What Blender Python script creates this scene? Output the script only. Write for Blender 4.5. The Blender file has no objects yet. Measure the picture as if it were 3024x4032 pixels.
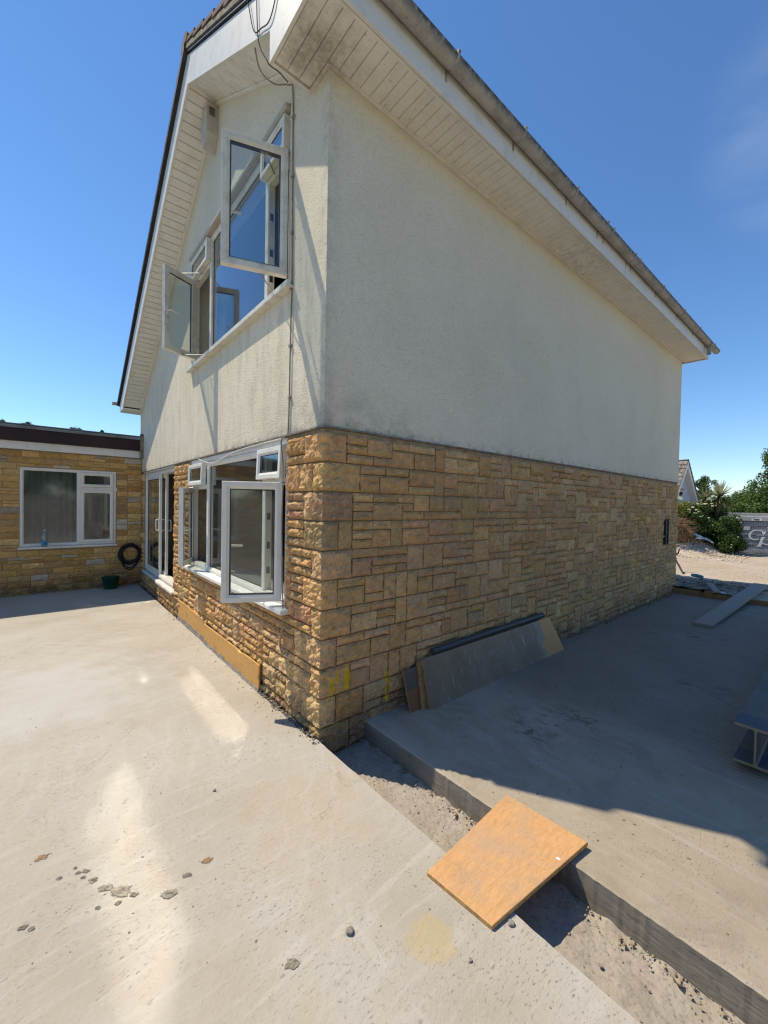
import bpy, bmesh, math, random
import numpy as np
from mathutils import Vector, Matrix, noise as mnoise

S = bpy.context.scene
COL = S.collection
R = math.radians

# ------------------------------------------------------------------ camera, sky, sun, exposure
CAM = (-1.482, -2.412, 1.640)
CR = (0.764, -0.645, 0.018); CU = (-0.001, 0.026, 1.0); CF = (0.645, 0.764, -0.019)
def _n(v): return Vector(v).normalized()
cf = _n(CF); cr = _n(CR); cr = (cr - cf * cr.dot(cf)).normalized(); cu = cr.cross(cf)
cd = bpy.data.cameras.new('camera'); cam = bpy.data.objects.new('camera', cd); COL.objects.link(cam)
M = Matrix(((cr.x, cu.x, -cf.x, CAM[0]), (cr.y, cu.y, -cf.y, CAM[1]), (cr.z, cu.z, -cf.z, CAM[2]), (0, 0, 0, 1)))
cam.matrix_world = M
cd.sensor_fit = 'HORIZONTAL'; cd.sensor_width = 36.0; cd.lens = 1593.5 / 3024 * 36.0
cd.clip_start = 0.05; cd.clip_end = 2000
S.camera = cam
FPX = 1593.5

LIGHT = Vector((0.30, -0.52, -1.0)).normalized()
SUN_EL = math.asin(-LIGHT.z)
SUN_ROT = math.atan2(-LIGHT.x, -LIGHT.y)
w = bpy.data.worlds.new('World'); S.world = w; w.use_nodes = True
nt = w.node_tree; nt.nodes.clear()
sky = nt.nodes.new('ShaderNodeTexSky'); sky.sky_type = 'NISHITA'; sky.sun_disc = False
sky.sun_elevation = SUN_EL; sky.sun_rotation = SUN_ROT; sky.air_density = 1.0; sky.dust_density = 0.0; sky.ozone_density = 6.0
bg = nt.nodes.new('ShaderNodeBackground'); bg.inputs['Strength'].default_value = 0.133
wo = nt.nodes.new('ShaderNodeOutputWorld')
tc = nt.nodes.new('ShaderNodeTexCoord')
nz = nt.nodes.new('ShaderNodeTexNoise'); nz.inputs['Scale'].default_value = 3.2; nz.inputs['Detail'].default_value = 6; nz.inputs['Roughness'].default_value = 0.55; nz.inputs['Distortion'].default_value = 0.6
mp = nt.nodes.new('ShaderNodeMapping'); mp.inputs['Scale'].default_value = (1, 1.2, 3.2); mp.inputs['Rotation'].default_value = (0.3, 0.5, 0.2)
nt.links.new(tc.outputs['Generated'], mp.inputs['Vector']); nt.links.new(mp.outputs['Vector'], nz.inputs['Vector'])
rp = nt.nodes.new('ShaderNodeMapRange'); rp.inputs['From Min'].default_value = 0.60; rp.inputs['From Max'].default_value = 0.9; rp.inputs['To Max'].default_value = 0.30
nt.links.new(nz.outputs['Fac'], rp.inputs['Value'])
dp = nt.nodes.new('ShaderNodeVectorMath'); dp.operation = 'DOT_PRODUCT'; dp.inputs[1].default_value = Vector((0.83, 0.02, 0.56)).normalized()
nt.links.new(tc.outputs['Generated'], dp.inputs[0])
r2 = nt.nodes.new('ShaderNodeMapRange'); r2.interpolation_type = 'SMOOTHSTEP'
r2.inputs['From Min'].default_value = 0.982; r2.inputs['From Max'].default_value = 0.998; r2.inputs['To Max'].default_value = 0.10
nt.links.new(dp.outputs['Value'], r2.inputs['Value'])
n2 = nt.nodes.new('ShaderNodeMapRange'); n2.inputs['From Min'].default_value = 0.38; n2.inputs['From Max'].default_value = 0.66
nt.links.new(nz.outputs['Fac'], n2.inputs['Value'])
ml = nt.nodes.new('ShaderNodeMath'); ml.operation = 'MULTIPLY'
nt.links.new(r2.outputs['Result'], ml.inputs[0]); nt.links.new(n2.outputs['Result'], ml.inputs[1])
ad = nt.nodes.new('ShaderNodeMath'); ad.operation = 'MAXIMUM'; nt.links.new(ml.outputs[0], ad.inputs[0]); nt.links.new(rp.outputs['Result'], ad.inputs[1])
mx = nt.nodes.new('ShaderNodeMix'); mx.data_type = 'RGBA'
mx.inputs['B'].default_value = (5.6, 6.3, 7.6, 1)
nt.links.new(ml.outputs[0], mx.inputs['Factor'])
hs = nt.nodes.new('ShaderNodeHueSaturation'); hs.inputs['Saturation'].default_value = 1.10; hs.inputs['Value'].default_value = 1.0
nt.links.new(sky.outputs['Color'], hs.inputs['Color']); nt.links.new(hs.outputs['Color'], mx.inputs['A']); nt.links.new(mx.outputs['Result'], bg.inputs['Color']); nt.links.new(bg.outputs[0], wo.inputs['Surface'])

sd = bpy.data.lights.new('sun', 'SUN'); sd.energy = 3.95; sd.angle = R(0.53); sd.color = (1.0, 0.885, 0.70)
so = bpy.data.objects.new('sun', sd); COL.objects.link(so); so.location = (-20, 30, 60)
so.rotation_euler = LIGHT.to_track_quat('-Z', 'Y').to_euler()

S.view_settings.view_transform = 'Standard'
try: S.view_settings.look = 'None'
except Exception: pass
S.view_settings.exposure = 0.38; S.view_settings.gamma = 1.0; S.view_settings.use_curve_mapping = False
S.cycles.use_denoising = True
S.cycles.max_bounces = 8; S.cycles.transparent_max_bounces = 16
S.cycles.caustics_reflective = True; S.cycles.caustics_refractive = False; S.cycles.blur_glossy = 0.0; S.cycles.sample_clamp_indirect = 0.0
S.cycles.use_guiding = True; S.cycles.use_surface_guiding = True; S.cycles.guiding_training_samples = 128
S.cycles.filter_width = 1.25

# ------------------------------------------------------------------ helpers
rng = random.Random(11); nrng = np.random.default_rng(5)
def org(parent):
    o = Vector((0, 0, 0)); p = parent
    while p is not None:
        o += p.location; p = p.parent
    return o
def link(o, parent=None):
    COL.objects.link(o)
    if parent is not None: o.parent = parent
    return o
def tag(o, label=None, cat=None, group=None, kind=None):
    if label: o['label'] = label
    if cat: o['category'] = cat
    if group: o['group'] = group
    if kind: o['kind'] = kind
    return o
def thing(name, loc, label, cat, group=None):
    o = bpy.data.objects.new(name, None); o.location = loc; o.empty_display_size = 0.1
    COL.objects.link(o); return tag(o, label, cat, group)

def curve(pts, k=5):
    P = [Vector(p) for p in pts]; P = [P[0]] + P + [P[-1]]; out = []
    for i in range(1, len(P) - 2):
        for j in range(k):
            t = j / k; a, b, c, d = P[i - 1], P[i], P[i + 1], P[i + 2]
            out.append(0.5 * ((2 * b) + (c - a) * t + (2 * a - 5 * b + 4 * c - d) * t * t + (3 * b - a - 3 * c + d) * t ** 3))
    return out + [P[-2]]
class MB:
    def __init__(s): s.v = []; s.f = []; s.t = []; s.sm = []
    def add(s, vs, fs, tint=None, smooth=False):
        b = len(s.v); s.v += [tuple(p) for p in vs]; s.f += [tuple(b + i for i in f) for f in fs]
        s.sm += [smooth] * len(fs)
        if tint is not None: s.t += [tint] * len(vs)
        return s
    def box(s, x0, x1, y0, y1, z0, z1, c=0.0):
        return s.obox((0, 0, 0), (1, 0, 0), (0, 1, 0), (0, 0, 1), x0, x1, y0, y1, z0, z1, c)
    def obox(s, O, U, V, W, a0, a1, b0, b1, c0, c1, ch=0.0):
        O = Vector(O); U = Vector(U); V = Vector(V); W = Vector(W)
        P = lambda a, b, c: O + U * a + V * b + W * c
        if ch <= 0:
            vs = [P(a, b, c) for a in (a0, a1) for b in (b0, b1) for c in (c0, c1)]
            fs = [(0, 1, 3, 2), (4, 6, 7, 5), (0, 4, 5, 1), (2, 3, 7, 6), (0, 2, 6, 4), (1, 5, 7, 3)]
            return s.add(vs, fs)
        bm = bmesh.new()
        vv = {}
        A = ((a0, a0 + ch), (a1, a1 - ch)); B = ((b0, b0 + ch), (b1, b1 - ch)); Cc = ((c0, c0 + ch), (c1, c1 - ch))
        for i in (0, 1):
            for j in (0, 1):
                for k in (0, 1):
                    for ax in range(3):
                        a = A[i][0 if ax == 0 else 1]; b = B[j][0 if ax == 1 else 1]; c = Cc[k][0 if ax == 2 else 1]
                        vv[(i, j, k, ax)] = bm.verts.new(P(a, b, c))
        bmesh.ops.convex_hull(bm, input=list(bm.verts))
        bm.verts.index_update()
        vs = [v.co.copy() for v in bm.verts]; fs = [[v.index for v in f.verts] for f in bm.faces]
        bm.free(); return s.add(vs, fs)
    def prism(s, poly, axis, a0, a1):
        # poly: 2D points in the two other axes (in xyz order), extruded along axis from a0 to a1
        n = len(poly)
        def P(p, a):
            q = [p[0], p[1]]; q.insert(axis, a); return q
        vs = [P(p, a0) for p in poly] + [P(p, a1) for p in poly]
        fs = [tuple(range(n))[::-1], tuple(range(n, 2 * n))] + [(i, (i + 1) % n, n + (i + 1) % n, n + i) for i in range(n)]
        return s.add(vs, fs)
    def tube(s, pts, r, n=8, caps=True, smooth=True):
        pts = [Vector(p) for p in pts]; rings = []; m = len(pts)
        prev = None
        for i, p in enumerate(pts):
            t = (pts[min(i + 1, m - 1)] - pts[max(i - 1, 0)]).normalized()
            if prev is None:
                a = Vector((0, 0, 1)) if abs(t.z) < 0.9 else Vector((1, 0, 0)); u = t.cross(a).normalized()
            else:
                u = (prev - t * prev.dot(t)); u = u.normalized() if u.length > 1e-6 else t.orthogonal().normalized()
            prev = u; v = t.cross(u); rr = r[i] if hasattr(r, '__len__') else r
            rings.append([p + (u * math.cos(2 * math.pi * k / n) + v * math.sin(2 * math.pi * k / n)) * rr for k in range(n)])
        vs = [q for g in rings for q in g]
        fs = [(i * n + k, i * n + (k + 1) % n, (i + 1) * n + (k + 1) % n, (i + 1) * n + k) for i in range(m - 1) for k in range(n)]
        s.add(vs, fs, smooth=smooth)
        if caps: s.add(rings[0], [tuple(range(n))[::-1]]); s.add(rings[-1], [tuple(range(n))])
        return s
    def lathe(s, prof, c, n=20, smooth=True):
        vs = []; m = len(prof)
        for r, z in prof:
            for k in range(n):
                a = 2 * math.pi * k / n; vs.append((c[0] + r * math.cos(a), c[1] + r * math.sin(a), c[2] + z))
        fs = [(i * n + k, i * n + (k + 1) % n, (i + 1) * n + (k + 1) % n, (i + 1) * n + k) for i in range(m - 1) for k in range(n)]
        return s.add(vs, fs, smooth=smooth)
    def frame(s, O, U, V, N, w_, h_, bw, d, bev=0.014, back=0.0):
        # mitred frame: rings of rectangles from the back outer edge over the face to the glass rebate
        O = Vector(O); U = Vector(U); V = Vector(V); N = Vector(N)
        rings = [(0, back), (0, d - 0.004), (0.004, d), (bw * 0.62, d), (bw * 0.66, d - 0.004), (bw - 0.004, d - bev), (bw, d - bev - 0.004), (bw, back)]
        vs = []
        for i, dd in rings:
            for (a, b) in ((i, i), (w_ - i, i), (w_ - i, h_ - i), (i, h_ - i)):
                vs.append(O + U * a + V * b + N * dd)
        m = len(rings); fs = []
        for r_ in range(m):
            for k in range(4):
                a = r_ * 4 + k; b = r_ * 4 + (k + 1) % 4; q = ((r_ + 1) % m) * 4
                fs.append((a, b, q + (k + 1) % 4, q + k))
        return s.add(vs, fs)
    def mesh(s, name, o=Vector((0, 0, 0)), fixn=True):
        me = bpy.data.meshes.new(name)
        me.from_pydata([tuple(Vector(p) - o) for p in s.v], [], s.f)
        if any(s.sm): me.polygons.foreach_set('use_smooth', s.sm)
        if s.t and len(s.t) == len(s.v):
            ca = me.color_attributes.new('tint', 'FLOAT_COLOR', 'POINT')
            ca.data.foreach_set('color', np.array([(t[0], t[1], t[2], 1.0) for t in s.t], dtype=np.float32).ravel())
        if fixn:
            bm = bmesh.new(); bm.from_mesh(me); bmesh.ops.recalc_face_normals(bm, faces=bm.faces); bm.to_mesh(me); bm.free()
        me.update(); return me
    def build(s, name, m=None, parent=None, fixn=True):
        o = org(parent) if parent is not None else Vector((0, 0, 0))
        me = s.mesh(name, o, fixn)
        if m is not None: me.materials.append(m)
        return link(bpy.data.objects.new(name, me), parent)
    def top(s, name, m, loc, fixn=True):
        me = s.mesh(name, Vector(loc), fixn); me.materials.append(m)
        o = bpy.data.objects.new(name, me); o.location = loc; COL.objects.link(o); return o

def raw_mesh(name, v, f, m, parent=None, tint=None, smooth=False, loc=None):
    # fast path for big meshes: v (n,3) float array, f (m,4) or (m,3) int array
    o = org(parent) if parent is not None else Vector(loc or (0, 0, 0))
    v = np.asarray(v, dtype=np.float32) - np.array(o, dtype=np.float32); f = np.asarray(f, dtype=np.int32)
    me = bpy.data.meshes.new(name); k = f.shape[1]
    me.vertices.add(len(v)); me.vertices.foreach_set('co', v.ravel())
    me.loops.add(f.size); me.loops.foreach_set('vertex_index', f.ravel())
    me.polygons.add(len(f)); me.polygons.foreach_set('loop_start', np.arange(0, f.size, k, dtype=np.int32))
    if smooth: me.polygons.foreach_set('use_smooth', np.ones(len(f), dtype=bool))
    me.update(calc_edges=True); me.validate()
    if tint is not None:
        ca = me.color_attributes.new('tint', 'FLOAT_COLOR', 'POINT')
        t = np.ones((len(v), 4), dtype=np.float32); t[:, :3] = tint; ca.data.foreach_set('color', t.ravel())
    me.materials.append(m)
    ob = bpy.data.objects.new(name, me)
    if parent is None: ob.location = o; COL.objects.link(ob)
    else: link(ob, parent)
    return ob

# ------------------------------------------------------------------ materials
class G:
    """small node-graph helper"""
    def __init__(s, name):
        s.m = bpy.data.materials.new(name); s.m.use_nodes = True; s.t = s.m.node_tree
        s.p = s.t.nodes['Principled BSDF']; s.out = s.t.nodes['Material Output']; s._pos = None
    def n(s, t, **k):
        x = s.t.nodes.new(t)
        for a, b in k.items(): setattr(x, a, b)
        return x
    def l(s, a, b): s.t.links.new(a, b)
    def pos(s):
        if s._pos is None: s._pos = s.n('ShaderNodeNewGeometry').outputs['Position']
        return s._pos
    def put(s, sock, v):
        if isinstance(v, bpy.types.NodeSocket): s.l(v, sock)
        else: sock.default_value = v
    def mapv(s, scale=(1, 1, 1), rot=(0, 0, 0), loc=(0, 0, 0), v=None):
        x = s.n('ShaderNodeMapping'); s.l(v or s.pos(), x.inputs['Vector'])
        x.inputs['Scale'].default_value = scale; x.inputs['Rotation'].default_value = rot; x.inputs['Location'].default_value = loc
        return x.outputs['Vector']
    def noise(s, sc, det=3, rough=0.5, dist=0.0, v=None, col=False):
        x = s.n('ShaderNodeTexNoise'); s.l(v or s.pos(), x.inputs['Vector'])
        x.inputs['Scale'].default_value = sc; x.inputs['Detail'].default_value = det; x.inputs['Roughness'].default_value = rough; x.inputs['Distortion'].default_value = dist
        return x.outputs['Color' if col else 'Fac']
    def vor(s, sc, feat='F1', v=None, out='Distance', rnd=1.0):
        x = s.n('ShaderNodeTexVoronoi', feature=feat); s.l(v or s.pos(), x.inputs['Vector']); x.inputs['Scale'].default_value = sc
        x.inputs['Randomness'].default_value = rnd
        return x.outputs[out]
    def rng(s, v, a, b, c=0.0, d=1.0, smooth=False):
        x = s.n('ShaderNodeMapRange'); s.put(x.inputs['Value'], v)
        if smooth: x.interpolation_type = 'SMOOTHSTEP'
        for k, q in zip(('From Min', 'From Max', 'To Min', 'To Max'), (a, b, c, d)): x.inputs[k].default_value = q
        return x.outputs['Result']
    def math(s, op, a, b=0.0, clamp=False):
        x = s.n('ShaderNodeMath', operation=op); x.use_clamp = clamp; s.put(x.inputs[0], a); s.put(x.inputs[1], b); return x.outputs[0]
    def mix(s, f, a, b, blend='MIX'):
        x = s.n('ShaderNodeMix', data_type='RGBA', blend_type=blend); s.put(x.inputs['Factor'], f)
        for k, q in (('A', a), ('B', b)):
            if isinstance(q, (tuple, list)) and len(q) == 3: q = (*q, 1)
            s.put(x.inputs[k], q)
        return x.outputs['Result']
    def xyz(s):
        x = s.n('ShaderNodeSeparateXYZ'); s.l(s.pos(), x.inputs[0]); return x.outputs
    def blob(s, c, r, ns=8, amp=0.5, soft=0.25):
        # mask around a world position with a ragged edge
        x = s.n('ShaderNodeVectorMath', operation='DISTANCE'); s.l(s.pos(), x.inputs[0]); x.inputs[1].default_value = c
        d = s.math('DIVIDE', x.outputs['Value'], r)
        d = s.math('ADD', d, s.rng(s.noise(ns, 4), 0.2, 0.8, -amp, amp))
        return s.rng(d, 1.0 - soft, 1.0 + soft, 1.0, 0.0, True)
    def attr(s, name='tint'):
        x = s.n('ShaderNodeAttribute'); x.attribute_name = name; return x.outputs['Color']
    def rand(s): return s.n('ShaderNodeObjectInfo').outputs['Random']
    def bump(s, h, strength=0.5, dist=0.01, prev=None):
        x = s.n('ShaderNodeBump'); s.put(x.inputs['Height'], h); x.inputs['Strength'].default_value = strength; x.inputs['Distance'].default_value = dist
        if prev is not None: s.l(prev, x.inputs['Normal'])
        return x.outputs['Normal']
    def done(s, col, rough=0.8, normal=None, spec=0.3, metal=0.0):
        if isinstance(col, tuple) and len(col) == 3: col = (*col, 1)
        s.put(s.p.inputs['Base Color'], col); s.put(s.p.inputs['Roughness'], rough)
        s.put(s.p.inputs['Specular IOR Level'], spec); s.p.inputs['Metallic'].default_value = metal
        if normal is not None: s.l(normal, s.p.inputs['Normal'])
        return s.m

def plain(name, col, rough=0.6, var=0.15, sc=9.0, bump=0.0, bsc=80.0, spec=0.3, metal=0.0):
    g = G(name)
    c = g.mix(g.rng(g.noise(sc, 4), 0.3, 0.7), tuple(x * (1 - var) for x in col), tuple(min(1, x * (1 + var)) for x in col))
    nrm = g.bump(g.noise(bsc, 3), bump, 0.004) if bump > 0 else None
    return g.done(c, rough, nrm, spec, metal)

def m_concrete(left=True):
    g = G('patio_concrete' if left else 'drive_concrete')
    x = g.xyz()
    big = g.rng(g.noise(0.9, 4, 0.6), 0.32, 0.68); mid = g.rng(g.noise(4.5, 5, 0.62), 0.3, 0.7); fine = g.noise(55, 4, 0.7)
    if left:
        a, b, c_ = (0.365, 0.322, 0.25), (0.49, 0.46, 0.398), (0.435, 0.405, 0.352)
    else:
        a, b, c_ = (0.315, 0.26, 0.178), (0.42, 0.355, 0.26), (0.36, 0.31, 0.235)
    col = g.mix(big, a, b); col = g.mix(g.math('MULTIPLY', mid, 0.6), col, c_)
    # trowel / brush streaks
    sv = g.mapv((1.0, 7.0, 1) if left else (30.0, 2.0, 1), (0, 0, R(-14) if left else 0))
    st = g.noise(3.2 if left else 1.0, 4, 0.6, 0.4, v=sv)
    col = g.mix(g.rng(st, 0.52, 0.75, 0, 0.42), col, (0.55, 0.52, 0.47) if left else (0.44, 0.41, 0.36))
    # aggregate speckle, dirty freckles
    col = g.mix(g.rng(g.vor(95), 0.0, 0.16, 0.35, 0.0), col, (0.20, 0.18, 0.155))
    fr = g.math('MULTIPLY', g.rng(g.noise(26, 3, 0.6), 0.62, 0.72), g.rng(g.noise(2.1, 3), 0.44, 0.64))
    col = g.mix(g.math('MULTIPLY', fr, 0.7), col, (0.20, 0.17, 0.135))
    pv = g.mapv((1.0, 2.4, 1), (0, 0, R(-14) if left else 0))
    pit = g.math('MULTIPLY', g.rng(g.noise(48, 3, 0.6, 0.3, v=pv), 0.60, 0.68), g.rng(g.noise(3.4, 4, 0.6), 0.38, 0.62))
    col = g.mix(g.math('MULTIPLY', pit, 0.75), col, (0.17, 0.145, 0.115))
    col = g.mix(g.math('MULTIPLY', g.rng(g.noise(1.6, 6, 0.65, v=g.mapv((1, 1, 1), loc=(9, 2, 0))), 0.5, 0.72), 0.45), col, (0.37, 0.295, 0.205) if left else (0.27, 0.22, 0.16))
    pale = g.math('MULTIPLY', g.rng(g.noise(130, 2, 0.6), 0.68, 0.74), 0.5); col = g.mix(pale, col, (0.62, 0.60, 0.56))
    col = g.mix(g.rng(fine, 0.35, 0.8, 0, 0.20), col, (0.30, 0.27, 0.23))
    if left:
        col = g.mix(g.math('MULTIPLY', g.math('MULTIPLY', g.blob((-0.36, -1.40, 0), 0.088, 14, 0.30, 0.18), g.rng(g.noise(70, 4, 0.7), 0.3, 0.6, 0.3, 1)), 0.72), col, (0.46, 0.35, 0.175))
        col = g.mix(g.math('MULTIPLY', g.blob((-0.80, -1.28, 0), 0.06, 9, 0.8, 0.5), 0.3), col, (0.46, 0.37, 0.22))
        col = g.mix(g.math('MULTIPLY', g.blob((-0.42, -0.55, 0), 0.30, 5, 0.8, 0.6), 0.35), col, (0.44, 0.33, 0.20))
        col = g.mix(g.math('MULTIPLY', g.blob((-1.5, 1.9, 0), 0.7, 3, 0.8, 0.6), 0.55), col, (0.52, 0.52, 0.50))
        ck = g.vor(1.1, 'DISTANCE_TO_EDGE', v=g.mapv((1, 1, 1), loc=(.3, .2, 0))); ck = g.math('ADD', ck, g.rng(g.noise(6, 5, .7), .2, .8, -.06, .06))
        ck = g.math('MULTIPLY', g.rng(g.math('ABSOLUTE', ck), 0.0, 0.006, 1, 0), g.rng(g.noise(.8, 2), .5, .62)); col = g.mix(g.math('MULTIPLY', ck, .5), col, (0.22, 0.19, 0.15))
        ar = g.n('ShaderNodeTexWave', wave_type='RINGS', rings_direction='Z'); g.l(g.mapv((1, 1, 0), loc=(3.2, -1.0, 0)), ar.inputs['Vector']); ar.inputs['Scale'].default_value = 2.4; ar.inputs['Distortion'].default_value = 5; ar.inputs['Detail'].default_value = 4; ar.inputs['Detail Scale'].default_value = 2
        col = g.mix(g.math('MULTIPLY', g.rng(ar.outputs['Fac'], .75, 1.0), g.rng(g.noise(1.1, 3), .42, .7, 0, .3)), col, (0.52, 0.50, 0.455))
        # day joints
        jl = g.math('ABSOLUTE', g.math('ADD', g.math('ADD', x['Y'], 1.105), g.math('MULTIPLY', x['X'], -0.08)))
        jl = g.math('ADD', jl, g.rng(g.noise(7, 3), 0.2, 0.8, -0.02, 0.02))
        col = g.mix(g.rng(jl, 0.003, 0.011, 0.35, 0.0), col, (0.52, 0.49, 0.43))
        j2 = g.math('ADD', g.math('ABSOLUTE', g.math('ADD', x['X'], 0.55)), g.rng(g.noise(5, 3), 0.2, 0.8, -0.02, 0.02))
        j2 = g.math('MULTIPLY', g.rng(j2, 0.003, 0.010, 0.4, 0.0), g.rng(x['Y'], -1.15, -1.10, 1, 0))
        col = g.mix(g.math('MULTIPLY', j2, 0.6), col, (0.52, 0.49, 0.43))
    else:
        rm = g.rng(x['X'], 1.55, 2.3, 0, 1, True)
        col = g.mix(g.rng(g.noise(2.6, 6, 0.7, 0.8), 0.48, 0.66, 0, 0.55), col, (0.24, 0.20, 0.145)); col = g.mix(g.rng(g.noise(1.3, 6, 0.7, 0.5, v=g.mapv((1, .6, 1), loc=(4, 4, 0))), 0.52, 0.7, 0, 0.5), col, (0.47, 0.44, 0.39))
        for xx in (1.70, 0.95):
            j = g.math('ADD', g.math('ABSOLUTE', g.math('SUBTRACT', x['X'], xx)), g.rng(g.noise(4, 3), 0.2, 0.8, -0.03, 0.03))
            col = g.mix(g.rng(j, 0.003, 0.016, 0.30, 0.0), col, (0.46, 0.42, 0.36))
        for (c, r_) in (((5.0, -1.0, 0), 0.35), ((6.0, -1.35, 0), 0.25), ((3.2, -1.5, 0), 0.22), ((1.7, -1.0, 0), 0.18), ((1.35, -0.85, 0), 0.2)):
            sp = g.math('MULTIPLY', g.blob(c, r_, 4, 0.6, 0.5), g.rng(g.noise(9, 5, 0.7, 1.0, v=g.mapv((1.6, 0.8, 1))), 0.5, 0.62))
            col = g.mix(g.math('MULTIPLY', sp, 0.8), col, (0.085, 0.07, 0.055))
    h = g.math('ADD', g.math('MULTIPLY', g.noise(120, 4, 0.7), 0.5), g.math('MULTIPLY', g.noise(22, 4, 0.6), 0.9))
    h = g.math('ADD', h, g.math('MULTIPLY', g.rng(g.vor(70), 0.0, 0.3), 0.35))
    h = g.math('ADD', h, g.math('MULTIPLY', st, 0.5))
    if not left:
        wv = g.n('ShaderNodeTexWave', wave_type='BANDS', bands_direction='X'); g.l(g.pos(), wv.inputs['Vector'])
        wv.inputs['Scale'].default_value = 7.5; wv.inputs['Distortion'].default_value = 2.6; wv.inputs['Detail'].default_value = 2; wv.inputs['Detail Scale'].default_value = 1.5
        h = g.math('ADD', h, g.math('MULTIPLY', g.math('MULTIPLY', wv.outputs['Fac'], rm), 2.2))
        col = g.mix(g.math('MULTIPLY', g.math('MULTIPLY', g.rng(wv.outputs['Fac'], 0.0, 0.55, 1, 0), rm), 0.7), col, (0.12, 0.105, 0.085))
        col = g.mix(g.math('MULTIPLY', g.rng(x['X'], 1.2, 2.4, 0, 1, True), 0.42), col, (0.16, 0.14, 0.115))  # far drive darkened in its colour to deepen the house shade there
    h = g.math('SUBTRACT', h, g.math('MULTIPLY', pit, 0.8))
    return g.done(col, 0.86 if left else 0.74, g.bump(h, 0.5, 0.007), 0.25 if left else 0.4)

def m_render():
    g = G('roughcast_render'); x = g.xyz()
    col = g.mix(g.rng(g.noise(1.1, 4, 0.6), 0.3, 0.7), (0.755, 0.67, 0.505), (0.80, 0.725, 0.57))
    worm = g.noise(50, 2, 0.5, 1.6, v=g.mapv((0.9, 0.72, 1.15)))
    col = g.mix(g.rng(worm, 0.34, 0.47, 0.30, 0.0), col, (0.40, 0.36, 0.285))
    # grime creeping up from the stone and out from the corner, green algae in streaks under the sill
    low = g.rng(x['Z'], 2.17, 2.62, 1.0, 0.0, True)
    near = g.rng(g.math('ADD', g.math('ABSOLUTE', x['X']), g.math('ABSOLUTE', x['Y'])), 0.0, 1.5, 1.0, 0.12, True)
    gr = g.math('MULTIPLY', g.math('MULTIPLY', low, near), g.rng(g.noise(6, 5, 0.7), 0.36, 0.68))
    col = g.mix(g.math('MULTIPLY', gr, 0.55), col, (0.13, 0.12, 0.10))
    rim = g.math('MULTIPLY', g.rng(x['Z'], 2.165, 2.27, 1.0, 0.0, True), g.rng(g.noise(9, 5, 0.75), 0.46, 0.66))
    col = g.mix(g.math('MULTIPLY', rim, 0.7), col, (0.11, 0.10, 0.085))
    edge = g.math('MULTIPLY', g.rng(g.math('ADD', g.math('ABSOLUTE', x['X']), g.math('ABSOLUTE', x['Y'])), 0.0, 0.14, 1, 0, True), g.rng(g.noise(8, 4, 0.7), 0.4, 0.65))
    col = g.mix(g.math('MULTIPLY', edge, 0.3), col, (0.20, 0.18, 0.15))
    stv = g.mapv((2.2, 2.2, 0.55))
    al = g.math('MULTIPLY', g.rng(g.noise(3.0, 5, 0.75, v=stv), 0.46, 0.72), g.rng(x['X'], 0.0, 0.05, 1.0, 0.0))
    al = g.math('MULTIPLY', al, g.math('MULTIPLY', g.rng(x['Z'], 2.2, 3.0, 0.7, 1.0), g.rng(x['Z'], 3.4, 3.9, 1.0, 0.1)))
    col = g.mix(g.math('MULTIPLY', al, 0.42), col, (0.27, 0.27, 0.165))
    damp = g.math('MULTIPLY', g.rng(g.noise(0.7, 5, 0.65, v=g.mapv((1, 1, 0.8), loc=(3, 1, 2))), 0.5, 0.72), 0.16)
    col = g.mix(damp, col, (0.40, 0.365, 0.28))
    h = g.math('ADD', worm, g.math('MULTIPLY', g.noise(150, 3, 0.6), 0.35))
    return g.done(col, 0.92, g.bump(h, 0.9, 0.012), 0.15)

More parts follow.
